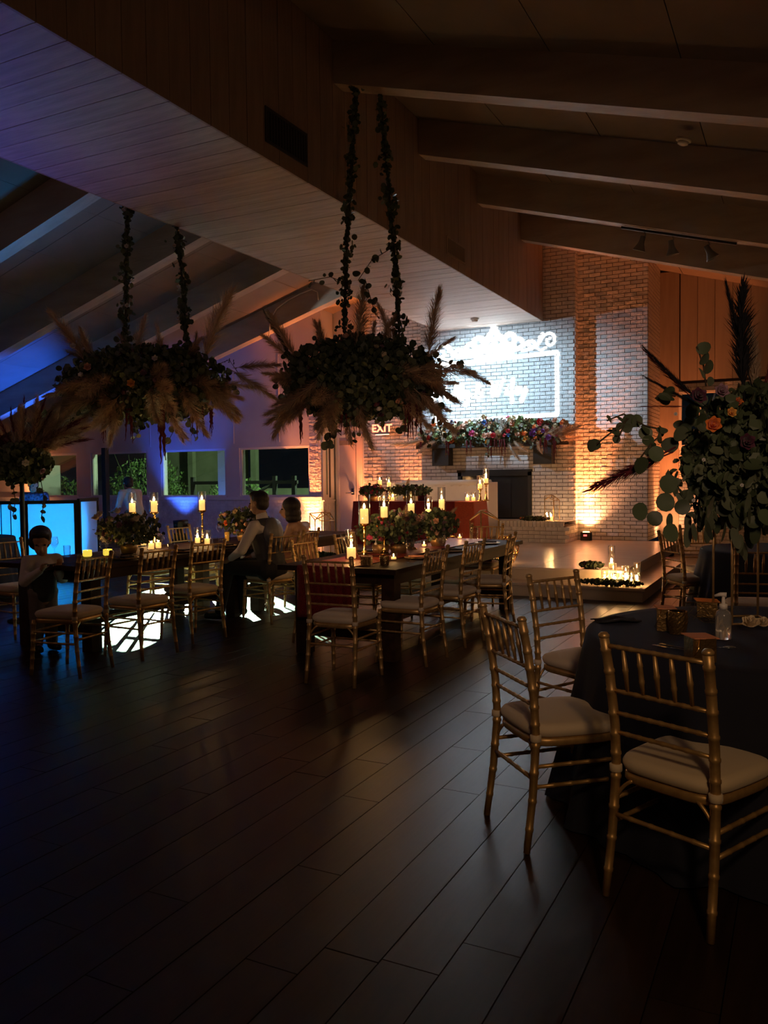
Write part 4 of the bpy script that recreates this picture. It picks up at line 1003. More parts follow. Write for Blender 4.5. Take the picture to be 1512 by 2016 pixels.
# ------------------------------------------------------------------ near round table setting
RZ = .768
def pos(px, py, z=RZ): p = at(px, py, z); return (p.x, p.y, z)
def tri_cup(loc, label, r=.045, h=.10):
    t = thing('patterned_cup', label, 'votive', loc); n = 24
    mb = MB(); mb.smooth = False; V = []; Fs = []; lv_ = 9
    for l in range(lv_):
        z = h * l / (lv_ - 1)
        for j in range(n): a = 2 * PI * (j + .5 * (l % 2)) / n; rr_ = r * (.82 + .18 * math.sin(PI * min(1, l / (lv_ - 1) * .7))) * (1 + (.035 if (j + l) % 2 else 0)); V.append((rr_ * math.cos(a), rr_ * math.sin(a), z))
    for l in range(lv_ - 1):
        for j in range(n): Fs.append((l * n + j, l * n + (j + 1) % n, (l + 1) * n + (j + 1) % n, (l + 1) * n + j))
    Fs.append(tuple(range(n - 1, -1, -1))); mb.add(V, Fs).build('cup', M['dark_gold'], t)
    MB().lathe([(r * .95, h - .004), (r * 1.0, h), (r * .9, h + .002), (r * .82, h - .004)], n=n).build('rim', M['brass'], t)
    return t
tri_cup(pos(1334, 1247), 'diamond-patterned gold cup on the navy round table', .042, .10)
def box_cup(loc, rz, label, lidmat, s=.085, h=.095):
    t = thing('square_votive', label, 'votive', loc, rz); w_ = s / 2
    mb = MB()
    for a in range(4): mb.box((w_ * math.cos(a * PI / 2), w_ * math.sin(a * PI / 2), h / 2), (.004, s, h), Matrix.Rotation(a * PI / 2, 3, 'Z'))
    mb.box((0, 0, .002), (s, s, .004)); mb.build('box', M['dark_gold'], t)
    MB().box((0, 0, h + .003), (s * 1.25, s * 1.05, .004), Euler((.06, .05, .2)).to_matrix()).build('card', lidmat, t)
    MB().path([(-.02, -w_ - .004, h), (-.03, -w_ - .012, h * .6), (-.05, -w_ - .016, .02)], .008, 5, flat=.25).build('ribbon', M['brass'], t); return t
box_cup(pos(1378, 1300), .5, 'gold box favour with an orange-lit card, nearest on the navy table', M['blush_napkin'], .085, .09)
box_cup(pos(1310, 1240), .2, 'small gold favour with a blush card behind the patterned cup', M['blush_napkin'], .07, .10)
box_cup(pos(1392, 1213), .1, 'gold box votive at the far side of the navy table', M['brass'], .09, .075)
sb_ = thing('sanitizer_bottle', 'clear pump bottle of hand sanitizer on the navy table', 'bottle', pos(1424, 1258))
MB().lathe([(.030, 0), (.033, .004), (.033, .10), (.028, .118), (.014, .128), (.014, .132)], n=20).build('bottle', mat('clear_plastic', (.80, .80, .80), .12, spec=.8, trans=.8), sb_)
MB().lathe([(.017, .130), (.017, .150), (.008, .153), (.006, .185), (.006, .188)], n=12).path([(.012, 0, .190), (-.012, 0, .191), (-.036, 0, .183)], [.011, .009, .005], 8).build('pump', mat('white_plastic', (.75, .72, .68), .4), sb_)
mb = MB(); V = []; n = 9
for i in range(n):
    for j in range(n):
        u, v = i / (n - 1) - .5, j / (n - 1) - .5; V.append((u * .20, v * .14, .006 + .05 * max(0, .35 - abs(u)) * (1 - abs(v)) + .004 * math.sin(9 * v)))
mb.smooth = True; mb.add(V, [(i * n + j, (i + 1) * n + j, (i + 1) * n + j + 1, i * n + j + 1) for i in range(n - 1) for j in range(n - 1)])
nk = mb.build('folded_napkin', M['black_matte'], None, pos(1212, 1222), (0, 0, .6)); tag(nk, 'folded black napkin on the near side of the navy table', 'napkin')
md = nk.modifiers.new('t', 'SOLIDIFY'); md.thickness = .006
def cutlery(loc, rz, label, kind):
    t = thing(kind, label, kind, loc, rz)
    MB().path([(0, -.10, .004), (0, -.02, .006), (0, .02, .004)], [.005, .004, .003], 6, flat=.5).build('handle', M['silver'], t)
    if kind == 'spoon': MB().ell((0, .045, .005), (.016, .028, .004)).build('bowl', M['silver'], t)
    else:
        f = MB().box((0, .035, .004), (.018, .03, .002))
        for x in (-.0075, -.0025, .0025, .0075): f.box((x, .068, .005), (.0022, .036, .002))
        f.build('tines', M['silver'], t)
cutlery(pos(1322, 1278), 1.15, 'left silver fork beside the nearest chair back', 'fork'); cutlery(pos(1334, 1276), 1.05, 'right silver fork beside the first one', 'fork'); cutlery(pos(1414, 1277), -1.1, 'silver spoon right of the orange-lit favour', 'spoon')
wg = MB()
rr = random.Random(5)
for k in range(5):
    a = pos(1340 + 12 * k, 1225); pts = [Vector(a) + Vector((0, 0, .01))]
    for q in range(6): pts.append(pts[-1] + Vector((rr.uniform(.005, .035), rr.uniform(-.02, .02), rr.uniform(-.01, .035) if q < 3 else rr.uniform(-.03, .01))))
    for p_ in pts: p_.z = max(p_.z, RZ + .003)
    wg.path(pts, .0018, 5)
tag(wg.build('vine_twig', M['stem']), 'thin curling vine twigs lying on the navy table', 'twig')

# farm table odds and ends
def wineglass(x, y, z, label, group, h=.2):
    t = thing('wine_glass', label, 'glass', (x, y, z), 0, group); MB().lathe([(.034, 0), (.034, .002), (.005, .006), (.0035, h * .45), (.018, h * .52), (.036, h * .68), (.038, h * .80), (.030, h), (.028, h), (.036, h * .8), (.034, h * .69), (.0, h * .53)], n=16).build('bowl_and_stem', M['glass'], t)
def tumbler(x, y, z, label, group, mt='glass', h=.11, r=.034):
    t = thing('tumbler', label, 'glass', (x, y, z), 0, group); MB().lathe([(r * .85, 0), (r, h), (r - .002, h), (r * .82, .008), (0, .008)], n=16).build('glass', M[mt], t)
i = 0
for (x, y) in ((-2.95, 6.3), (-2.96, 7.0), (-2.98, 7.9), (-3.76, 6.6), (-3.76, 7.4), (-3.76, 8.2)):
    wineglass(x, y, .764, 'clear wine glass, %s on the farm table' % ['near right', 'middle right', 'far right', 'near left', 'middle left', 'far left'][i], 'wine glasses on the farm table'); i += 1
i = 0
for (x, y) in ((-5.52, 5.4), (-5.50, 6.1), (-5.52, 6.8), (-5.5, 8.0), (-6.25, 5.5), (-6.25, 6.3), (-6.2, 7.9)):
    wineglass(x, y, .764, 'wine glass at the %s of the left tables' % ['near right', 'second right', 'third right', 'far right', 'near left', 'second left', 'far left'][i], 'wine glasses on the left tables')
    tumbler(x + .02, y + .13, .764, 'tumbler beside the %s wine glass of the left tables' % ['near right', 'second right', 'third right', 'far right', 'near left', 'second left', 'far left'][i], 'tumblers on the left tables'); i += 1
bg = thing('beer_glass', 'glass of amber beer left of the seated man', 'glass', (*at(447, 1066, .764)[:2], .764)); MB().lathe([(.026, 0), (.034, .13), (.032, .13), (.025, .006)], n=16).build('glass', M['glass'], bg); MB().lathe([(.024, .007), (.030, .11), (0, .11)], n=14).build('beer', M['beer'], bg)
def bottle2(x, y, z, label):
    s2 = thing('sanitizer_bottle', label, 'bottle', (x, y, z)); MB().lathe([(.028, 0), (.030, .08), (.012, .10), (.012, .105)], n=14).build('bottle', M['glass'], s2)
    MB().lathe([(.014, .104), (.014, .12), (.005, .125), (.005, .15)], n=10).path([(.01, 0, .152), (-.03, 0, .15)], [.009, .005], 6).build('pump', M['trim'], s2)
bottle2(*at(740, 1096, .766)[:2], .77, 'clear pump bottle among the farm table flowers')
def plate_setting(x, y, rz, label, group):
    t = thing('place_setting', label, 'plate', (x, y, .764), rz, group)
    MB().lathe([(.06, 0), (.13, .010), (.14, .016), (.132, .014), (.06, .005), (0, .005)], n=28).build('charger_plate', M['gold'], t)
    MB().box((0, 0, .022), (.12, .17, .014), Euler((0, .04, .1)).to_matrix()).build('napkin', M['blush_napkin'] if R.random() < .4 else M['black_matte'], t)
i = 0
for (x, y, rz) in ((-3.02, 6.65, 1.5), (-3.02, 7.4, 1.5), (-3.02, 8.4, 1.5), (-3.75, 6.95, 1.5), (-3.75, 7.75, 1.5)):
    plate_setting(x, y, rz, 'gold rimmed plate with napkin, %s of the farm table' % ['near right side', 'middle right side', 'far right side', 'near left side', 'far left side'][i], 'place settings on the farm table'); i += 1
i = 0
for (x, y) in ((-5.55, 5.65), (-5.55, 6.45), (-5.56, 7.15), (-5.56, 8.3)):
    plate_setting(x, y, 1.5, 'plate with folded napkin, %s on the left tables' % ['nearest', 'second', 'third', 'farthest'][i], 'place settings on the left tables'); i += 1
tri_cup((*at(757, 1112, .766)[:2], .764), 'small gold cup at the front corner of the farm table', .04, .075)
box_cup((*at(722, 1112, .766)[:2], .764), .3, 'gold box favour on the burgundy runner end', M['blush_napkin'], .08, .07)
# ------------------------------------------------------------------ plant pieces (shared meshes)
def rot_to(d, roll=0.0):
    d = Vector(d).normalized(); return (d.to_track_quat('Z', 'Y').to_matrix() @ Matrix.Rotation(roll, 3, 'Z'))
def leaf_mesh(name, a, b, mt, n=12):
    V = [(0, 0, .0)]; 
    for i in range(n): t = 2 * PI * i / n; V.append((a * math.sin(t), 0.0 + .10 * a * math.cos(2 * t), b + b * -math.cos(t)))
    V.append((0, -.16 * a, b)); c = len(V) - 1; V = V[1:]; c -= 1
    mb = MB(); mb.smooth = True; mb.add(V, [(i, (i + 1) % n, c) for i in range(n)]); return mb.mesh(name, mt)
LEAF = [leaf_mesh('eucalyptus_leaf', .5, .5, M['leaf']), leaf_mesh('eucalyptus_leaf', .5, .5, M['leaf2'])]
LONG = [leaf_mesh('willow_leaf', .20, .5, M['leaf2']), leaf_mesh('willow_leaf', .22, .5, M['leaf'])]
def plume_mesh(mt, seed, n=620, L=1.0, wide=.20, droop=.26, sep=.5):
    rr = random.Random(seed); mb = MB(); V = []; Fs = []
    def ax(t): return Vector((droop * t * t, 0, t * L))
    mb.path([ax(t / 8) for t in range(9)], [.008 - .0006 * t for t in range(9)], 5)
    for i in range(n):
        t0 = rr.uniform(.12, .98); a = rr.uniform(0, 2 * PI); w_ = wide * math.sin(PI * min(1, (t0 * .86 + .14))) ** .6 * rr.uniform(.5, 1.1)
        l = rr.uniform(.12, .30) * (1.15 - .5 * t0); p0 = ax(t0); out = Vector((math.cos(a), math.sin(a), 0))
        p1 = p0 + out * w_ * .5 + Vector((0, 0, l * .5)); p2 = p0 + out * w_ + Vector((droop * .25, 0, l * .9)) ; wd = .0038
        s_ = out.cross(Vector((0, 0, 1))) * wd; k = len(V); V += [p0 - s_ * .4, p0 + s_ * .4, p1 + s_, p1 - s_, p2]; Fs += [(k, k + 1, k + 2, k + 3), (k + 3, k + 2, k + 4)]
    mb.add(V, Fs); return mb.mesh('pampas_plume', mt)
PL = {'b': [plume_mesh(M['pampas'], s) for s in (1, 2, 3)], 'w': [plume_mesh(M['pampas_w'], 4)], 'r': [plume_mesh(M['pampas_r'], 5, 220, wide=.10, droop=.12), plume_mesh(M['pampas_r'], 6, 220, wide=.11, droop=-.1)], 'k': [plume_mesh(M['pampas_b'], 8, 380, wide=.08, droop=.10)]}
def rose_mesh(mt, seed):
    rr = random.Random(seed); mb = MB(); mb.smooth = True
    for ring, (nr, r0, h0, tilt) in enumerate(((3, .15, .62, .05), (4, .30, .58, .25), (5, .50, .48, .55), (6, .72, .34, .9))):
        for k in range(nr):
            a = 2 * PI * (k + .5 * ring) / nr + rr.uniform(-.2, .2); V = []
            for u in range(4):
                f = u / 3; w_ = (.20 + .38 * r0) * math.sin(PI * (.18 + .72 * f)) ; rad = r0 * (.35 + .65 * f ** (1 if ring < 2 else .8)); z = -.25 + (h0 + .25) * f - (tilt * .12 if u == 3 else 0)
                for v in (-1, -.35, .35, 1): aa = a + v * w_ / max(.2, rad) * .9; q = rad * (1 - .10 * (1 - abs(v)) * (1 if ring < 2 else -1)); V.append((q * math.cos(aa), q * math.sin(aa), z + .05 * (1 - v * v)))
            mb.add(V, [(i * 4 + j, i * 4 + j + 1, (i + 1) * 4 + j + 1, (i + 1) * 4 + j) for i in range(3) for j in range(3)])
    mb.ell((0, 0, .15), (.16, .16, .38), 8, 5); mb.ell((0, 0, -.2), (.3, .3, .16), 8, 4)
    return mb.mesh('rose', mt)
RM = {k: rose_mesh(M['rose_' + k], i) for i, k in enumerate(ROSE)}
def amar_mesh(seed):
    rr = random.Random(seed); mb = MB()
    for k in range(3):
        x0, y0 = rr.uniform(-.06, .06), rr.uniform(-.06, .06); L = rr.uniform(.7, 1.0); pts = []; rad = []
        for i in range(14): t = i / 13; pts.append((x0 * (1 + t) + rr.uniform(-.012, .012), y0 * (1 + t) + rr.uniform(-.012, .012), -L * t)); rad.append((.045 + .02 * rr.random()) * (1 - t * .85) if i % 2 else (.030) * (1 - t * .8))
        mb.path(pts, rad, 7)
    return mb.mesh('amaranth_strand', M['amaranth'])
AM = [amar_mesh(1), amar_mesh(2)]
def orient(o, d, roll): o.rotation_mode = 'QUATERNION'; o.rotation_quaternion = rot_to(d, roll).to_quaternion()
def face(o, d, nrm):
    z = Vector(d).normalized(); y = Vector(nrm); y = y - z * y.dot(z)
    if y.length < 1e-3: y = Vector((1, 0, 0)) - z * z.x
    y.normalize(); x = y.cross(z); o.rotation_mode = 'QUATERNION'; o.rotation_quaternion = Matrix((x, y, z)).transposed().to_quaternion()
def put(me, par, p, d, s, roll=0.0, name=None):
    o = link(name or me.name.split('.')[0], me, par, p, None, s); orient(o, d, roll); return o
def foliage(par, n, rx, ry, rz, rr, c=(0, 0, 0), s=(.02, .05), mt='leaf', name='foliage', long=False):
    mb = MB(); V = []; Fs = []
    for i in range(n):
        while True:
            p = Vector((rr.uniform(-1, 1), rr.uniform(-1, 1), rr.uniform(-1, 1)))
            if p.length < 1: break
        p = Vector((p.x * rx, p.y * ry, p.z * rz)) + Vector(c); e = Euler((rr.uniform(0, 6), rr.uniform(0, 6), rr.uniform(0, 6))).to_matrix(); q = rr.uniform(*s); k = len(V); w_ = .4 if long else .75
        V += [p + e @ Vector(t) for t in ((-q, 0, 0), (-q * .3, -q * w_, 0), (q * .6, -q * w_, .1 * q), (q, 0, 0), (q * .6, q * w_, .1 * q), (-q * .3, q * w_, 0))]; Fs.append(tuple(range(k, k + 6)))
    mb.add(V, Fs); return tag(mb.build(name, M[mt], par), kind='stuff')
def spray(par, pts, n, size, rr, lm=None, stem=True, jit=.03):
    """branch through pts with n leaves as separate pieces"""
    pts = [Vector(p) for p in pts]
    def P(t): 
        s_ = t * (len(pts) - 1); i = min(int(s_), len(pts) - 2); return pts[i].lerp(pts[i + 1], s_ - i)
    if stem: MB().path(pts, [.004] * len(pts), 5).build('branch', M['stem'], par)
    for i in range(n):
        t = (i + .6) / n; p = P(min(1, t)) + Vector((rr.uniform(-jit, jit), rr.uniform(-jit, jit), rr.uniform(-jit, jit)))
        d = Vector((rr.uniform(-1, 1), rr.uniform(-1, 1), rr.uniform(-.8, .6)))
        o = put(lm or rr.choice(LEAF), par, p, d, size * rr.uniform(.7, 1.25), 0); face(o, d, (rr.uniform(-.8, .8), -1, rr.uniform(-.8, .8)))
def shell(rr, rx, ry, rz, k=(.75, 1.0), zlo=-1):
    while True:
        p = Vector((rr.gauss(0, 1), rr.gauss(0, 1), rr.gauss(0, 1)))
        if p.length > .01:
            p.normalize()
            if p.z >= zlo: break
    q = rr.uniform(*k); return Vector((p.x * rx * q, p.y * ry * q, p.z * rz * q)), p

# ------------------------------------------------------------------ hanging arrangements
RV = Vector((_R.x, _R.y, 0)); FV = Vector((_fh.x, _fh.y, 0))      # axes along and across the view for long hanging bars
def hanging(hook, zc, halfw, drop, label, seed, ropes, accents, mirrored=False):
    rr = random.Random(seed); t = thing('hanging_arrangement', label, 'flower arrangement', (hook[0], hook[1], zc), 0); B = Matrix((RV, FV, Vector((0, 0, 1)))).transposed()
    a = math.atan2(RV.y, RV.x); t.rotation_euler = (0, 0, a); top = hook[2] - zc
    MB().path([(-halfw * .8, 0, 0), (halfw * .8, 0, 0)], .04, 8).build('wooden_bar', M['stem'], t)
    foliage(t, 3400, halfw * .92, .42, .44, rr, (0, 0, .0), (.020, .050)); foliage(t, 1100, halfw * .97, .44, .46, rr, (0, 0, -.03), (.02, .045), 'leaf2', 'grey_foliage')
    for i in range(80):
        p, nrm = shell(rr, halfw * .98, .46, .48); o = put(rr.choice(LEAF), t, p, nrm + Vector((0, 0, -.5)), rr.uniform(.05, .085)); face(o, nrm + Vector((0, 0, -.6)), (rr.uniform(-.8, .8), -1, rr.uniform(-.8, .8)))
    # plumes drooping out along the bar
    for i in range(40):
        u = rr.uniform(-1, 1); p = Vector((u * halfw * .62, rr.uniform(-.28, .18), rr.uniform(-.15, .10))); d = Vector((u * 1.0 + rr.uniform(-.3, .3), rr.uniform(-.9, .35), rr.uniform(-1.2, .0)))
        e_ = p + d.normalized() * .6
        if seed == 11 and -.02 < e_.x < .46 and e_.z < -.28: continue
        put(rr.choice(PL['b']), t, p, d, rr.uniform(.45, .66), rr.uniform(-.6, .6))
    for i in range(6):
        u = rr.uniform(-1, 1); put(rr.choice(PL['b']), t, (u * halfw * .7, 0, .1), (u + rr.uniform(-.2, .2), -.1, 1.0), rr.uniform(.40, .52), rr.uniform(0, 6))
    for (u, dz, kind, s_, dx) in accents: put(rr.choice(PL[kind]), t, (u * halfw, -.05, .15), (dx, 0, dz), s_, rr.uniform(-.3, .3))
    cols = ['blush', 'cream', 'plum', 'plum', 'mauve', 'mauve', 'white']
    for i in range(26):
        p, nrm = shell(rr, halfw * .95, .45, .44); 
        if p.y > .1: p.y *= -1
        put(RM[rr.choice(cols)], t, p, nrm, rr.uniform(.030, .055), rr.uniform(0, 6))
    for i in range(7): put(rr.choice(AM), t, (rr.uniform(-.8, .8) * halfw, rr.uniform(-.25, .1), -.28), (0, 0, 1), rr.uniform(.28, .42), rr.uniform(0, 6))
    for i in range(5):   # dangling eucalyptus
        x = rr.uniform(-.85, .9) * halfw; y = rr.uniform(-.2, .1); spray(t, [(x, y, -.25), (x + rr.uniform(-.08, .08), y, -.45), (x + rr.uniform(-.12, .12), y, -.45 - rr.uniform(.1, .25))], 9, .065, rr)
    # two garlanded ropes rising to the hook
    for (xb, zb, xt, zt) in ropes:
        pts = [Vector((xb, 0, zb)), Vector((xb * .8 + xt * .2, .02, zb + (zt - zb) * .33)), Vector((xb * .4 + xt * .6, 0, zb + (zt - zb) * .66)), Vector((xt, 0, zt))]
        MB().path(pts, .012, 6).build('rope', M['stem'], t)
        gl_ = MB(); V = []; Fs = []; N = 620
        for i in range(N):
            s_ = rr.random(); q = s_ * 3; k = min(2, int(q)); p = pts[k].lerp(pts[k + 1], q - k); rad = .085 * (1 - .35 * s_); clump = .55 + .45 * math.sin(s_ * 40 + xb * 9)
            p = p + Vector((rr.gauss(0, 1), rr.gauss(0, 1), 0)) * rad * .6 * clump; e = Euler((rr.uniform(0, 6), rr.uniform(0, 6), rr.uniform(0, 6))).to_matrix(); z = rr.uniform(.018, .036); k = len(V)
            V += [p + e @ Vector(w_) for w_ in ((-z, 0, 0), (-z * .3, -z * .8, 0), (z * .6, -z * .7, 0), (z, 0, 0), (z * .6, z * .7, 0), (-z * .3, z * .8, 0))]; Fs.append(tuple(range(k, k + 6)))
        gl_.add(V, Fs); tag(gl_.build('vine_garland', M['leaf'], t), kind='stuff')
        spray(t, pts, 26, .055, rr, stem=False, jit=.07)
    return t
h1 = hanging((-4.02, 7.45, 5.42), 2.50, .90, 0, 'hanging eucalyptus and pampas cloud over the farm table, right one', 11,
             [(-.17, .25, -.02, 2.92), (.40, .22, .22, 2.92)], [(-.75, 1.0, 'k', .55, -.55), (-.70, .9, 'b', .55, -.45), (.75, 1.0, 'b', .75, .12), (-.05, 1.0, 'b', .80, .10), (.95, -.35, 'b', .5, .8), (-.55, -1.0, 'b', .62, -.35), (-.30, -1.0, 'b', .68, -.25), (.35, 1.2, 'b', .55, .0)])
rr = random.Random(77)
spray(h1, [(-.12, 0, .95), (-.30, 0, 1.02), (-.52, 0, .98)], 9, .05, rr); spray(h1, [(.05, 0, 1.0), (.12, 0, .75), (.16, 0, .62)], 8, .07, rr); spray(h1, [(.32, 0, 1.3), (.12, 0, 1.18), (-.02, 0, .98)], 9, .07, rr); spray(h1, [(.7, -.1, .2), (.95, -.1, .1), (1.05, -.1, .12)], 8, .06, rr)
spray(h1, [(-.25, -.2, -.35), (-.30, -.2, -.6), (-.33, -.2, -.72)], 12, .075, rr)
h2 = hanging((-6.62, 7.15, 5.25), 2.58, 1.05, 0, 'hanging floral cloud over the left banquet tables', 23,
             [(-.22, .25, -.12, 2.62), (.48, .18, .33, 2.62)], [(-.55, 1.0, 'b', .7, -.6), (.62, 1.2, 'b', .95, .35), (-.1, 1.0, 'b', .6, .1), (.95, .1, 'b', .5, .9), (.9, -.5, 'b', .6, .8)])
rr = random.Random(78)
put(RM['yellow'], h2, (-.03, -.42, -.05), (0, -1, .1), .062); put(RM['blush'], h2, (-.50, -.40, .13), (0, -1, .2), .06); put(RM['white'], h2, (-.66, -.38, .36), (0, -1, .2), .045); put(RM['white'], h2, (.22, -.38, .22), (0, -1, .2), .045)
for z in (.85, 1.15, 1.5, 1.9): put(RM['white'], h2, (-.2 + rr.uniform(-.02, .06), -.09, z), (0, -1, 0), .034)
for z in (.7, 1.05, 1.5): put(RM['white'], h2, (.42 + rr.uniform(-.04, .06), -.09, z), (0, -1, 0), .030)
spray(h2, [(-.8, 0, -.2), (-1.1, 0, -.3), (-1.25, 0, -.42)], 11, .06, rr); spray(h2, [(.7, 0, .15), (.95, 0, .25), (1.05, 0, .1)], 14, .035, rr, lm=LONG[1])
put(AM[0], h2, (.22, -.2, -.3), (0, 0, 1), .62)

# ------------------------------------------------------------------ tall arrangement on the near round table
def stand(par, h, w_=.11):
    s_ = MB()
    for sx in (-1, 1):
        for sy in (-1, 1): s_.path([(sx * w_, sy * w_, 0), (sx * w_, sy * w_, h)], .0055, 6)
    for z in (.004, h):
        for a in range(4):
            c, d = [(-1, -1), (1, -1), (1, 1), (-1, 1)][a], [(-1, -1), (1, -1), (1, 1), (-1, 1)][(a + 1) % 4]
            s_.path([(c[0] * w_, c[1] * w_, z), (d[0] * w_, d[1] * w_, z)], .0055, 6)
    s_.build('gold_stand', M['gold'], par)
CP = at(1467, 1222, .768)
ca = thing('tall_centerpiece', 'tall eucalyptus centrepiece with an orange rose on the near navy table', 'flower arrangement', (CP.x, CP.y, .768), math.atan2(RV.y, RV.x))
stand(ca, .62); rr = random.Random(31); CZ = .80
C0 = Vector((.06, 0, CZ))
foliage(ca, 2600, .36, .30, .34, rr, tuple(C0), (.014, .034)); foliage(ca, 900, .42, .32, .26, rr, (.05, 0, CZ - .12), (.016, .036), 'leaf2', 'hanging_foliage', True)
DCP = (CP - CAM).dot(_fw)
def L(px, py, dy=0.0, depth=DCP):
    """local coordinates of a measured spot of the centrepiece at a given distance from the lens"""
    dx, dyy = px - 756.0, py - 1008.0; c, s_ = math.cos(ROLL), math.sin(ROLL); a, b = dx * c + dyy * s_, -dx * s_ + dyy * c
    p = CAM + (_fw + _R * (a / F_PX) - _up * (b / F_PX)) * (depth + dy) - Vector((CP.x, CP.y, .768)); al = math.atan2(RV.y, RV.x)
    return Vector((p.x * math.cos(al) + p.y * math.sin(al), -p.x * math.sin(al) + p.y * math.cos(al), p.z))
for i in range(120):
    p, nrm = shell(rr, .40, .34, .36); p += C0; o = put(rr.choice(LEAF), ca, p, nrm + Vector((0, -.3, -.5)), rr.uniform(.045, .085)); face(o, nrm + Vector((0, 0, -.7)), (rr.uniform(-.7, .7), -1, rr.uniform(-.7, .7)))
for i in range(80):      # drooping willow leaves under the body
    x = rr.uniform(-.30, .42); y = rr.uniform(-.3, .2); put(rr.choice(LONG), ca, (x, y, CZ - .18 - rr.uniform(0, .24) * (1 - abs(x) * .6)), (rr.uniform(-.3, .3), rr.uniform(-.3, .3), -1), rr.uniform(.07, .12), rr.uniform(0, 6))
for (px, py) in ((1310, 970), (1300, 1010), (1265, 990), (1335, 985), (1330, 940), (1275, 905), (1300, 880), (1320, 1030)):
    o = put(LEAF[0], ca, L(px, py, -.30), (rr.uniform(-.5, .2), -.1, -.6), rr.uniform(.07, .09)); face(o, (rr.uniform(-.8, .5), -.1, -.6), (rr.uniform(-.4, .4), -1, rr.uniform(-.4, .4)))
def sp(pixels, n, size): spray(ca, [L(*p, -.2) for p in pixels], n, size, rr, jit=.012)
sp([(1300, 845), (1270, 838), (1228, 815), (1195, 828)], 8, .055); sp([(1240, 822), (1205, 850), (1165, 882)], 5, .05); sp([(1235, 820), (1215, 868)], 3, .05); sp([(1310, 850), (1285, 870), (1262, 900)], 5, .06); sp([(1390, 760), (1385, 720), (1372, 682)], 5, .055); sp([(1330, 780), (1300, 775), (1290, 785)], 4, .06)
def plume(kind, a, b, k=0, dy=-.2, roll=0.0, wmul=1.0):
    A, Bv = L(*a, dy), L(*b, dy); d = Bv - A; o = put(PL[kind][k], ca, A, d, (d.length * wmul, d.length * wmul, d.length * .95), roll)
plume('k', (1465, 790), (1450, 545), 0, -.1, PI, 1.9); plume('k', (1480, 760), (1425, 560), 0, -.05, 0, .8); plume('r', (1370, 790), (1262, 690), 0, -.15, 0, .8); plume('k', (1390, 800), (1258, 685), 0, -.2, .5, .55); plume('k', (1410, 815), (1262, 745), 0, -.2, .5, .55)
plume('r', (1330, 880), (1160, 970), 0, -.25, PI, 1.3); plume('r', (1325, 890), (1168, 958), 1, -.22, 0, 1.2); plume('r', (1360, 800), (1262, 800), 1, -.15, 0, .4); plume('b', (1480, 780), (1500, 640), 0, .1, 0, .9); plume('r', (1500, 780), (1530, 680), 0, 0, 0, .9)
put(RM['orange'], ca, L(1404, 836, -.36), (-.2, -1, .15), .048); put(RM['yellow'], ca, L(1440, 812, -.34), (0, -1, .2), .030); put(RM['orange'], ca, L(1450, 790, -.1), (0, -1, .5), .04)
put(RM['plum'], ca, L(1375, 780, -.3), (0, -1, .3), .05); put(RM['mauve'], ca, L(1420, 770, -.25), (0, -1, .3), .045); put(RM['plum'], ca, L(1470, 870, -.3), (0, -1, .1), .05)
for (px, py) in ((1330, 815), (1325, 1), (1385, 905), (1460, 955), (1365, 985)):
    if py > 10: put(RM['white'], ca, L(px, py, -.3), (0, -1, 0), .012)
cr = [tag(link('loose_rose', RM['cream'], None, (*pos(px, 1243)[:2], RZ + .035), None, s_), la, 'rose') for px, s_, la in ((1478, .055, 'cream rose lying at the foot of the tall gold stand'), (1503, .045, 'small blush-cream rose at the right edge of the navy table'))]
for o in cr: orient(o, (0, -.6, 1), 0)
# far-left tall arrangement
LP = atY(42, 915, 6.1)
cb_ = thing('tall_centerpiece', 'dark pampas centrepiece on a tall stand at the far left', 'flower arrangement', (LP.x, LP.y, .0), math.atan2(RV.y, RV.x)); rr = random.Random(41)
MB().lathe([(.16, 0), (.16, .02), (.02, .04), (.02, 1.3), (.1, 1.36)], n=14).build('gold_stand', M['black'], cb_)
foliage(cb_, 1500, .28, .24, .20, rr, (0, 0, 1.50), (.02, .045))
for i in range(30):
    a = rr.uniform(-1.4, 1.4); put(rr.choice(PL['b' if i % 2 else 'r']), cb_, (a * .1, 0, 1.6), (a * 1.2, rr.uniform(-.4, .3), rr.uniform(.3, 1)), rr.uniform(.36, .56), rr.uniform(0, 6))
for (dx, dz) in ((1.1, .45), (1.0, .62), (1.1, .2)): put(PL['r'][0], cb_, (.1, -.05, 1.62), (dx, 0, dz), .55, 0)
for i in range(12): p, nrm = shell(rr, .34, .28, .26); put(RM[rr.choice(['plum', 'mauve', 'white'])], cb_, p + Vector((0, -.03, 1.55)), nrm, .045)
for x in (-.3, -.05, .22): spray(cb_, [(x, -.1, 1.35), (x + .03, -.1, 1.15), (x, -.1, 1.0)], 8, .06, rr)

cb_.scale = (1.12,) * 3
# ------------------------------------------------------------------ mantel garland
mg = thing('mantel_garland', 'colourful floral garland with pampas and hanging amaranth on the mantel', 'flower arrangement', (-5.2, 14.74, 2.20)); rr = random.Random(51)
foliage(mg, 3800, 1.55, .20, .26, rr, (0, 0, .12), (.015, .04), 'leaf2'); foliage(mg, 1200, 1.5, .18, .12, rr, (0, -.05, -.02), (.015, .04), 'leaf', 'green_foliage')
cols = ['cream', 'white', 'blush', 'cream', 'white', 'white', 'cream', 'yellow', 'white', 'green', 'red', 'magenta', 'orange', 'green', 'yellow', 'blush', 'purple', 'blue', 'cream']
for i in range(210):
    u = rr.uniform(-1, 1); p = Vector((u * 1.45, rr.uniform(-.22, -.02), rr.uniform(-.08, .42) * (1 - .35 * abs(u)))); put(RM[rr.choice(cols)], mg, p, (rr.uniform(-.4, .4), -1, rr.uniform(-.1, .9)), rr.uniform(.045, .085), rr.uniform(0, 6))
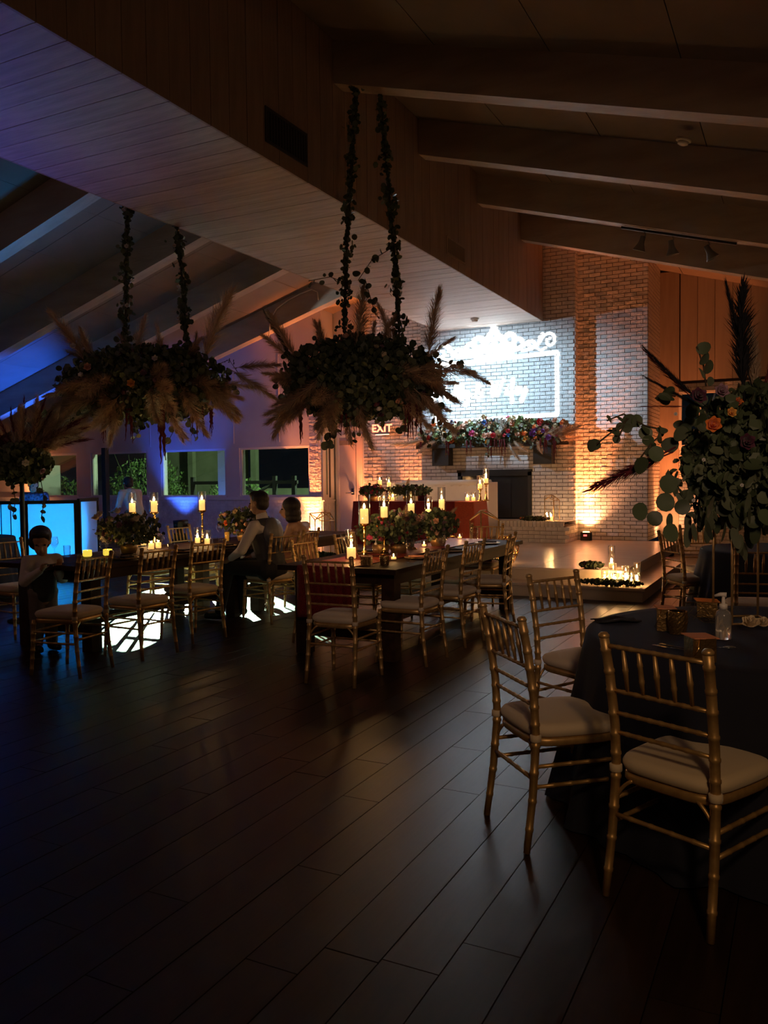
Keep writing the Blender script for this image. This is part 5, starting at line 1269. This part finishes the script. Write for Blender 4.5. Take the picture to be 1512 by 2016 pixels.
for (x, z, c, s_) in ((-.30, .10, 'magenta', .085), (.12, .05, 'red', .075), (.40, .12, 'red', .06), (-.05, .05, 'blush', .08), (-.75, .02, 'green', .09), (1.15, -.02, 'purple', .08), (1.05, .10, 'purple', .06)): put(RM[c], mg, (x, -.24, z), (0, -1, .3), s_)
for (x, dx, dz, k, s_) in ((-1.35, -1, -.15, 'w', .62), (-1.2, -1, .05, 'w', .5), (.35, .35, -.9, 'w', .45), (.45, .6, -.8, 'w', .42), (.9, .3, -.9, 'w', .35), (1.2, 1, .15, 'b', .60), (1.1, 1, .3, 'b', .55), (1.25, 1, -.3, 'b', .45), (1.0, .6, .3, 'b', .4), (-1.0, -.9, -.3, 'w', .45), (.2, .3, .6, 'w', .35), (-.6, -.4, .7, 'w', .3)): put(PL[k][0], mg, (x, -.15, .0), (dx, -.25, dz), s_, rr.uniform(0, 6))
for x in (-1.35, -.80, -.78, -.40, -.33, .05, .16, .26, .30, 1.0, 1.1, 1.25): put(rr.choice(AM), mg, (x, -.24, -.02), (0, 0, 1), rr.uniform(.25, .40), rr.uniform(0, 6))
for x in (-.85, .02, .8, 1.3): spray(mg, [(x, -.27, .0), (x + .04, -.28, -.15), (x + .02, -.28, -.3)], 8, .05, rr)

# ------------------------------------------------------------------ table arrangements
def low_arr(x, y, z, rx, ry, rz_, label, seed, cols, n=16, plumes=('b', 2), leaves=26, lab='low_centerpiece'):
    rr = random.Random(seed); t = thing(lab, label, 'flower arrangement', (x, y, z)); MB().lathe([(.07, 0), (.085, .05), (.08, .09), (.07, .09), (.06, .02)], n=14).build('bowl', M['gold'], t)
    foliage(t, 700, rx, ry, rz_, rr, (0, 0, .08 + rz_), (.012, .032))
    for i in range(leaves): p, nrm = shell(rr, rx * 1.1, ry * 1.1, rz_ * 1.1); put(rr.choice(LEAF), t, p + Vector((0, 0, .08 + rz_)), nrm, rr.uniform(.03, .05), rr.uniform(0, 6))
    for i in range(n): p, nrm = shell(rr, rx, ry, rz_); p.y = -abs(p.y); put(RM[rr.choice(cols)], t, p + Vector((0, 0, .08 + rz_)), nrm + Vector((0, -.5, .2)), rr.uniform(.025, .048), rr.uniform(0, 6))
    for i in range(plumes[1]): put(PL[plumes[0]][0], t, (0, 0, .15), (rr.uniform(-1, 1), rr.uniform(-.5, .5), rr.uniform(.2, 1)), rr.uniform(.22, .32), rr.uniform(0, 6))
    return t
DK = ['plum', 'mauve', 'red', 'magenta', 'blush', 'orange', 'plum']; a_ = at(735, 1094, .766); low_arr(a_.x - .05, a_.y + .25, .768, .24, .20, .14, 'dark red and magenta flowers at the near end of the farm table', 61, DK, 20, ('b', 1))
low_arr(-3.42, 7.05, .768, .24, .26, .16, 'mauve and dried pampas flowers in the middle of the farm table', 62, ['mauve', 'plum', 'blush', 'red'], 16, ('b', 3))
low_arr(-3.40, 7.95, .768, .22, .25, .15, 'pale dried bouquet toward the far end of the farm table', 63, ['mauve', 'cream', 'blush'], 14, ('b', 3))
la1 = low_arr(-5.95, 6.15, .768, .30, .34, .15, 'white and blush flowers on the near left banquet table', 64, ['cream', 'white', 'mauve', 'plum', 'blush'], 18, ('b', 2))
for (x, y, z) in ((-.10, -.32, .36), (.06, -.2, .42), (-.28, -.1, .38), (.2, -.1, .34)): put(RM['cream'], la1, (x, y, z), (0, -.6, 1), .06)
low_arr(-5.85, 7.9, .768, .30, .30, .15, 'rust and blush flowers on the far left banquet table', 65, ['blush', 'orange', 'mauve', 'cream', 'blush'], 18, ('b', 1))
low_arr(-6.1, 12.95, 1.092, .45, .12, .10, 'pale flowers lying across the front of the sweetheart table', 66, ['mauve', 'blush', 'plum', 'blue', 'purple'], 14, ('b', 2), 20)
low_arr(-6.75, 12.85, 1.09, .25, .10, .10, 'purple and red flowers on the left end of the sweetheart table', 67, ['purple', 'red', 'plum', 'magenta'], 12, ('r', 1), 12)
# flowers at the feet of lanterns and candles
for (x, y, z, rx, la, sd, c_) in ((-2.05, 9.98, .167, .40, 'low greenery around the candle cluster on the step', 71, ['plum', 'red', 'mauve']), (-2.35, 10.36, .332, .15, 'plum blooms beside the tall cylinder on the stage', 72, ['plum', 'magenta']), (-3.95, 10.38, .332, .55, 'dark greenery in front of the stage lanterns', 73, ['plum', 'red', 'mauve']), (-4.25, 14.28, .702, .28, 'small blooms beside the hearth lantern', 74, ['orange', 'mauve', 'blush']), (-6.4, 10.4, .332, .4, 'dark greenery on the left stage edge', 75, ['plum', 'mauve'])):
    rr = random.Random(sd); t = thing('ground_florals', la, 'flower arrangement', (x, y, z)); foliage(t, 420, rx, .08, .035, rr, (0, -.02, .045), (.014, .03))
    for i in range(7): put(RM[rr.choice(c_)], t, (rr.uniform(-1, 1) * rx, -.06, .05), (rr.uniform(-.3, .3), -1, .6), rr.uniform(.022, .036))

# ------------------------------------------------------------------ blue screens and speaker column
def screen(a, b, zt, label, seed, slat=0):
    A, B_ = Vector((a[0], a[1], 0)), Vector((b[0], b[1], 0)); d = B_ - A; t = thing('folding_screen', label, 'screen', A, math.atan2(d.y, d.x)); L_ = d.length; f = MB(); k = .05
    f.bbox((0, -.02, 0), (k, .02, zt)).bbox((L_ - k, -.02, 0), (L_, .02, zt)).bbox((k, -.02, zt - k), (L_ - k, .02, zt)).bbox((k, -.02, .0), (L_ - k, .02, k)).build('frame', M['black_matte'], t)
    MB().bbox((k, -.004, k), (L_ - k, .004, zt - k)).build('scrim_panel', M['scrim'], t)
    for q in range(slat): MB().bbox((k + (q + 1) * (L_ - 2 * k) / (slat + 1) - .006, -.012, k), (k + (q + 1) * (L_ - 2 * k) / (slat + 1) + .006, -.005, zt - k)).build('slat', M['black_matte'], t)
s0, s1, s2, s3 = atY(-60, 985, 8.2), atY(46, 985, 8.45), atY(152, 984, 8.95), atY(192, 983, 9.65)
screen(s0, s1, 1.21, 'left blue-lit scrim screen with thin uprights', 1, 4); screen((s1.x + .01, s1.y), s2, 1.21, 'middle blue-lit scrim screen of the booth', 2); screen((s2.x + .01, s2.y + .01), s3, 1.23, 'narrow angled screen at the right of the booth', 3)
pc = thing('speaker_column', 'slim black column speaker behind the left tables', 'speaker', (*at(212, 1110, 0)[:2], 0)); zz = CAM.z + (948 - 880) / F_PX * (pc.location - Vector((0, 0, 0))).dot(Vector((_fh.x, _fh.y, 0)))
MB().bbox((-.045, -.045, .42), (.045, .045, zz)).build('column', M['black_matte'], pc); MB().bbox((-.2, -.25, 0), (.2, .25, .42)).build('bass_box', M['black_matte'], pc)

_m = (s1 + s2) / 2; light('blue_booth_light', 'SPOT', (_m.x + FV.x * .5 - .1, _m.y + FV.y * .5, .45), (0.0, 0.36, 1.0), 260, (_m.x, _m.y, .7), 0.10, 130, .8)
_m = (s0 + s1) / 2; light('blue_booth_light', 'SPOT', (_m.x + FV.x * .5, _m.y + FV.y * .5, .40), (0.0, 0.30, 1.0), 220, (_m.x, _m.y, .6), 0.10, 130, .8)
mh = thing('moving_head_light', 'black moving head light on a low stand behind the left tables', 'stage light', (BEAM[0][0] - .12, BEAM[0][1] + .12, 0), math.radians(-45))
MB().bbox((-.15, -.12, 0), (.15, .12, .50)).build('stand', M['black_matte'], mh); MB().bbox((-.12, -.10, .50), (.12, .10, .60)).build('base', M['black'], mh)
MB().bbox((-.13, -.04, .60), (-.10, .04, .80)).bbox((.10, -.04, .60), (.13, .04, .80)).build('yoke', M['black'], mh); MB().path([(0, .14, .76), (0, -.10, .735)], [.07, .085], 14).build('lamp_head', M['black'], mh)
# ------------------------------------------------------------------ people
def capsules(parts, voxel, mt, name, parent, smooth=3):
    mb = MB()
    for P in parts:
        if P[0] == 'e': mb.ell(P[1], P[2], 14, 9, Euler(P[3]).to_matrix() if len(P) > 3 else None)
        else:
            (_, a, b, ra, rb) = P; a, b = Vector(a), Vector(b); n = 6
            for i in range(n + 1): t = i / n; mb.ell(a.lerp(b, t), (ra + (rb - ra) * t,) * 3, 12, 8) if i in (0, n) else None
            mb.path([a, b], [ra, rb], 12)
    o = mb.build(name, mt, parent); r_ = o.modifiers.new('r', 'REMESH'); r_.mode = 'VOXEL'; r_.voxel_size = voxel; r_.use_smooth_shade = True
    s_ = o.modifiers.new('s', 'SMOOTH'); s_.iterations = smooth; s_.factor = .5; return o
def head_parts(c, f, s=1.0):
    """skull, jaw, nose, ears, neck; f is the unit direction the face looks to"""
    c = Vector(c); f = Vector(f).normalized(); r = f.cross(Vector((0, 0, 1))).normalized(); a = math.atan2(f.y, f.x)
    return [('e', c + Vector((0, 0, .02)), (.095 * s, .078 * s, .10 * s), (0, 0, a)), ('e', c + f * .035 * s + Vector((0, 0, -.05 * s)), (.058 * s, .056 * s, .068 * s), (0, 0, a)), ('c', c + f * .09 * s + Vector((0, 0, .01)), c + f * .112 * s + Vector((0, 0, -.028)), .010 * s, .016 * s),
            ('e', c + f * .088 * s + Vector((0, 0, -.062 * s)), (.014, .024, .012), (0, 0, a)), ('e', c + r * .080 * s + Vector((0, 0, -.005)), (.018, .010, .03), (0, 0, a)), ('e', c - r * .080 * s + Vector((0, 0, -.005)), (.018, .010, .03), (0, 0, a))]
def hand_parts(w_, d, side, s=1.0, curl=.4):
    w_, d, side = Vector(w_), Vector(d).normalized(), Vector(side).normalized(); nrm = d.cross(side).normalized(); P = [('c', w_, w_ + d * .07 * s, .026 * s, .032 * s)]
    for i, l in enumerate((.068, .078, .072, .056)):
        b = w_ + d * .085 * s + side * (i - 1.5) * .019 * s; m_ = b + d * l * .5 * s + nrm * curl * .012; e = m_ + (d * (1 - curl) + nrm * curl).normalized() * l * .55 * s; P += [('c', b - d * .02 * s, m_, .009 * s, .0085 * s), ('c', m_, e, .0085 * s, .007 * s)]
    b = w_ + d * .03 * s - side * .030 * s; m_ = b + (d * .6 - side * .7).normalized() * .035 * s; P += [('c', b, m_, .012 * s, .010 * s), ('c', m_, m_ + (d - side * .2).normalized() * .03 * s, .010 * s, .008 * s)]
    return P
def eyes(c, f, par):
    c, f = Vector(c), Vector(f).normalized(); r = f.cross(Vector((0, 0, 1))).normalized(); mb = MB()
    for s in (-1, 1): mb.ell(c + f * .086 + r * .032 * s + Vector((0, 0, .004)), (.011, .011, .008), 8, 6)
    mb.build('eyes', M['hair'], par)
# seated man, leaning toward the tables on the left
mo = Vector((-4.98, 7.13, 0)); mn = thing('person', 'seated man in a white shirt and dark vest, leaning forward beside the woman', 'person', mo)
HC = (-.10, .0, 1.235); fm = (-1, -.15, -.12)
hip = Vector((.05, 0, .57)); ch = Vector((-.04, 0, .93)); 
kn = [Vector((-.40, -.14, .56)), Vector((-.42, .13, .56))]; an = [Vector((-.50, -.17, .10)), Vector((-.46, .16, .10))]
sh = [Vector((-.03, -.19, 1.0)), Vector((-.03, .19, 1.0))]; el = [Vector((-.13, -.27, .76)), Vector((-.12, .26, .74))]; wr_ = [Vector((-.33, -.20, .66)), Vector((-.32, .17, .66))]
skin = head_parts(HC, fm) + [('c', (-.06, 0, 1.04), (-.08, 0, 1.16), .058, .055), ('c', hip, ch, .12, .13), ('c', sh[0], sh[1], .05, .05)]
for i in (0, 1):
    skin += [('c', sh[i], el[i], .042, .036), ('c', el[i], wr_[i], .034, .025)] + hand_parts(wr_[i], (-.9, .05, -.35), (0, 1 if i else -1, 0), 1.0)
    skin += [('c', hip + Vector((0, (-.09, .09)[i], 0)), kn[i], .07, .055), ('c', kn[i], an[i], .05, .035), ('c', an[i], an[i] + Vector((-.15, 0, -.05)), .03, .03)]
capsules(skin, .007, M['skin'], 'body', mn, 2); eyes(HC, fm, mn)
capsules([('e', (HC[0] + .018, 0, HC[2] + .045), (.102, .088, .088)), ('e', (HC[0] + .045, 0, HC[2] - .01), (.066, .084, .075)), ('e', (HC[0] - .045, 0, HC[2] + .085), (.06, .07, .045))], .008, M['hair'], 'hair', mn)
capsules([('e', (HC[0] - .072, 0, HC[2] - .09), (.03, .045, .028))], .006, M['hair'], 'beard', mn, 1)
sp_ = [('c', hip + Vector((0, 0, .06)), ch, .135, .15), ('e', (-.03, 0, .98), (.13, .21, .09)), ('c', sh[0], sh[1], .062, .062)]
for i in (0, 1): sp_ += [('c', sh[i], el[i], .064, .054), ('c', el[i], wr_[i].lerp(el[i], .08), .052, .036)]
sp_ += [('c', (-.055, 0, 1.055), (-.065, 0, 1.095), .068, .064)]
capsules(sp_, .010, M['shirt'], 'shirt', mn)
capsules([('c', hip + Vector((0, 0, .06)), ch, .145, .160), ('e', (-.02, 0, .97), (.135, .165, .10)), ('c', (.0, -.10, 1.0), (.0, .10, 1.0), .072, .072)], .011, M['vest'], 'vest', mn)
capsules([('e', (.075, 0, .93), (.075, .155, .16), (0, -.15, 0))], .010, M['vestb'], 'vest_back', mn)
tr = [('c', hip + Vector((0, -.08, -.02)), hip + Vector((0, .08, -.02)), .125, .125)]
for i in (0, 1): tr += [('c', hip + Vector((0, (-.09, .09)[i], -.01)), kn[i], .095, .072), ('c', kn[i], an[i], .068, .055)]
capsules(tr, .011, M['trousers'], 'trousers', mn)
for i in (0, 1): capsules([('c', an[i] + Vector((.02, 0, -.045)), an[i] + Vector((-.17, 0, -.060)), .045, .038)], .008, M['black'], 'shoe', mn, 2)
# seated woman beyond him
wo = thing('person', 'seated woman with a dark bob and bare back beside the man', 'person', (-5.06, 7.86, 0)); HC = (-.08, -.06, 1.15); fm = (-.75, -.55, -.1)
hip = Vector((.06, 0, .57)); ch = Vector((.02, -.02, .87)); sh = [Vector((.0, -.17, .95)), Vector((.0, .15, .95))]; el = [Vector((-.10, -.22, .70)), Vector((-.12, .20, .70))]; wr_ = [Vector((-.32, -.14, .64)), Vector((-.32, .12, .64))]
kn = [Vector((-.38, -.10, .55)), Vector((-.38, .08, .55))]; an = [Vector((-.42, -.10, .09)), Vector((-.44, .08, .09))]
skin = head_parts(HC, fm, .95) + [('c', (-.01, -.02, .98), (-.05, -.04, 1.08), .05, .045), ('c', hip, ch, .115, .115), ('c', sh[0], sh[1], .05, .05), ('e', (.0, 0, .92), (.09, .17, .08))]
for i in (0, 1): skin += [('c', sh[i], el[i], .042, .034), ('c', el[i], wr_[i], .032, .022)] + hand_parts(wr_[i], (-.9, 0, -.2), (0, 1 if i else -1, 0), .9) + [('c', hip + Vector((0, (-.08, .08)[i], 0)), kn[i], .075, .055), ('c', kn[i], an[i], .048, .032), ('c', an[i], an[i] + Vector((-.14, 0, -.05)), .028, .025)]
capsules(skin, .007, M['skin2'], 'body', wo, 2); eyes(HC, fm, wo)
capsules([('e', (HC[0] + .02, HC[1] + .01, HC[2] + .035), (.108, .105, .10)), ('e', (HC[0] + .03, HC[1] + .02, HC[2] - .05), (.095, .108, .09)), ('e', (HC[0] + .035, HC[1] + .025, HC[2] - .11), (.085, .11, .06))], .008, M['hair'], 'hair', wo)
capsules([('c', hip, (.03, -.01, .80), .135, .128), ('c', hip + Vector((0, -.08, 0)), kn[0], .10, .085), ('c', hip + Vector((0, .08, 0)), kn[1], .10, .085), ('c', kn[0], kn[0] + Vector((-.02, 0, -.25)), .08, .085), ('c', kn[1], kn[1] + Vector((-.02, 0, -.25)), .08, .085)], .011, M['peach'], 'dress', wo)
for i in (0, 1): capsules([('c', an[i] + Vector((.02, 0, -.055)), an[i] + Vector((-.15, 0, -.065)), .026, .022)], .006, M['silver'], 'shoe', wo, 1)
# standing child at the near end of the left table
cp = at(88, 1280, 0); ch_ = thing('person', 'small child with a dark fringe standing at the left table, hands at the chest', 'person', (cp.x, cp.y, 0)); ch_.rotation_euler = (0, 0, -.35); ch_.scale = (1.04,) * 3
HC = (.03, -.02, .93); fm = (.9, -.35, -.45)
hip = Vector((0, 0, .46)); ch = Vector((.0, 0, .70)); sh = [Vector((.0, -.12, .76)), Vector((.0, .12, .76))]; el = [Vector((.05, -.17, .60)), Vector((.05, .15, .60))]; wr_ = [Vector((.17, -.07, .70)), Vector((.18, .05, .70))]
skin = head_parts(HC, fm, .92) + [('c', (0, 0, .78), (.01, 0, .88), .04, .04), ('c', hip, ch, .085, .09), ('c', sh[0], sh[1], .04, .04)]
for i in (0, 1): skin += [('c', sh[i], el[i], .034, .028), ('c', el[i], wr_[i], .027, .02)] + hand_parts(wr_[i], (.6, 0, .5), (0, 1 if i else -1, 0), .72) + [('c', hip + Vector((0, (-.05, .05)[i], 0)), (0.01, (-.055, .055)[i], .25), .055, .042), ('c', (0.01, (-.055, .055)[i], .25), (0, (-.06, .06)[i], .06), .04, .03), ('c', (0, (-.06, .06)[i], .05), (.09, (-.07, .07)[i], .03), .028, .025)]
capsules(skin, .007, M['skin2'], 'body', ch_, 2); eyes(HC, fm, ch_)
capsules([('e', (HC[0] - .015, HC[1] + .005, HC[2] + .045), (.102, .092, .085)), ('e', (HC[0] - .03, HC[1], HC[2] - .01), (.08, .09, .08)), ('e', (HC[0] + .055, HC[1] - .02, HC[2] + .055), (.045, .07, .035))], .008, M['hair'], 'hair', ch_)
sp_ = [('c', (0, 0, .56), ch, .10, .108), ('c', sh[0], sh[1], .055, .055)]
for i in (0, 1): sp_ += [('c', sh[i], el[i], .052, .046), ('c', el[i], wr_[i].lerp(el[i], .12), .044, .032)]
capsules(sp_, .010, M['shirt'], 'shirt', ch_); capsules([('c', (0, 0, .50), (0, 0, .66), .112, .112)], .011, M['vest'], 'vest', ch_)
capsules([('c', hip + Vector((0, -.04, .03)), hip + Vector((0, .04, .03)), .085, .085)] + [('c', hip + Vector((0, s * .05, 0)), (0.0, s * .062, .07), .07, .050) for s in (-1, 1)], .010, M['greyp'], 'trousers', ch_)
for s in (-1, 1): capsules([('c', (-.01, s * .062, .035), (.11, s * .075, .03), .034, .028)], .007, M['black'], 'shoe', ch_, 1)
# standing guests behind the screens
def stander(x, y, face, label, topm, pants, lean=.0, H_=1.72, skinm='skin', s=1.0):
    t = thing('person', label, 'person', (x, y, 0), face); k = H_ / 1.75; t.scale = (k, k, k)
    L_ = lean; HC = (L_ + .03, 0, 1.60 - L_ * .35); hip = Vector((0, 0, .95)); ch = Vector((L_ * .7, 0, 1.32 - L_ * .15)); sh = [Vector((L_ * .8, s_ * .18, 1.40 - L_ * .2)) for s_ in (-1, 1)]; el = [Vector((L_ * .8 + .05, s_ * .24, 1.12 - L_ * .2)) for s_ in (-1, 1)]; wr_ = [Vector((L_ * .8 + .26, s_ * .17, 1.06 - L_ * .2)) for s_ in (-1, 1)]
    skin = head_parts(HC, (1, 0, -.4)) + [('c', sh[0].lerp(sh[1], .5), (HC[0] - .03, 0, HC[2] - .08), .055, .052), ('c', hip, ch, .12, .13), ('c', sh[0], sh[1], .05, .05)]
    for i, s_ in enumerate((-1, 1)): skin += [('c', sh[i], el[i], .042, .036), ('c', el[i], wr_[i], .034, .025)] + hand_parts(wr_[i], (.9, 0, -.2), (0, s_, 0)) + [('c', hip + Vector((0, s_ * .09, 0)), (.02, s_ * .10, .5), .08, .055), ('c', (.02, s_ * .10, .5), (0, s_ * .11, .09), .052, .036), ('c', (0, s_ * .11, .05), (.15, s_ * .12, .04), .035, .03)]
    capsules(skin, .009, M[skinm], 'body', t, 2); eyes(HC, (1, 0, -.3), t)
    capsules([('e', (HC[0] - .02, 0, HC[2] + .045), (.10, .088, .088)), ('e', (HC[0] - .045, 0, HC[2] - .01), (.066, .084, .075))], .009, M['hair'], 'hair', t)
    p = [('c', hip + Vector((0, 0, .05)), ch, .14, .155), ('c', sh[0], sh[1], .062, .062)]
    for i in (0, 1): p += [('c', sh[i], el[i], .064, .054), ('c', el[i], wr_[i].lerp(el[i], .1), .052, .036)]
    capsules(p, .011, M[topm], 'shirt', t); capsules([('c', hip + Vector((0, -.07, 0)), hip + Vector((0, .07, 0)), .125, .125)] + [('c', hip + Vector((0, s_ * .09, 0)), (0, s_ * .11, .08), .10, .065) for s_ in (-1, 1)], .012, M[pants], 'trousers', t)
    for s_ in (-1, 1): capsules([('c', (-.03, s_ * .11, .045), (.17, s_ * .12, .04), .045, .038)], .009, M['black'], 'shoe', t, 1)
stander(-10.35, 10.9, math.radians(170), 'standing man in a pale shirt leaning behind the black column speaker', 'shirt', 'trousers', .22, 1.66)
stander(-11.0, 9.35, math.radians(-60), 'standing guest in a dark patterned top behind the blue screens', 'pattern', 'trousers', .12, 1.62)
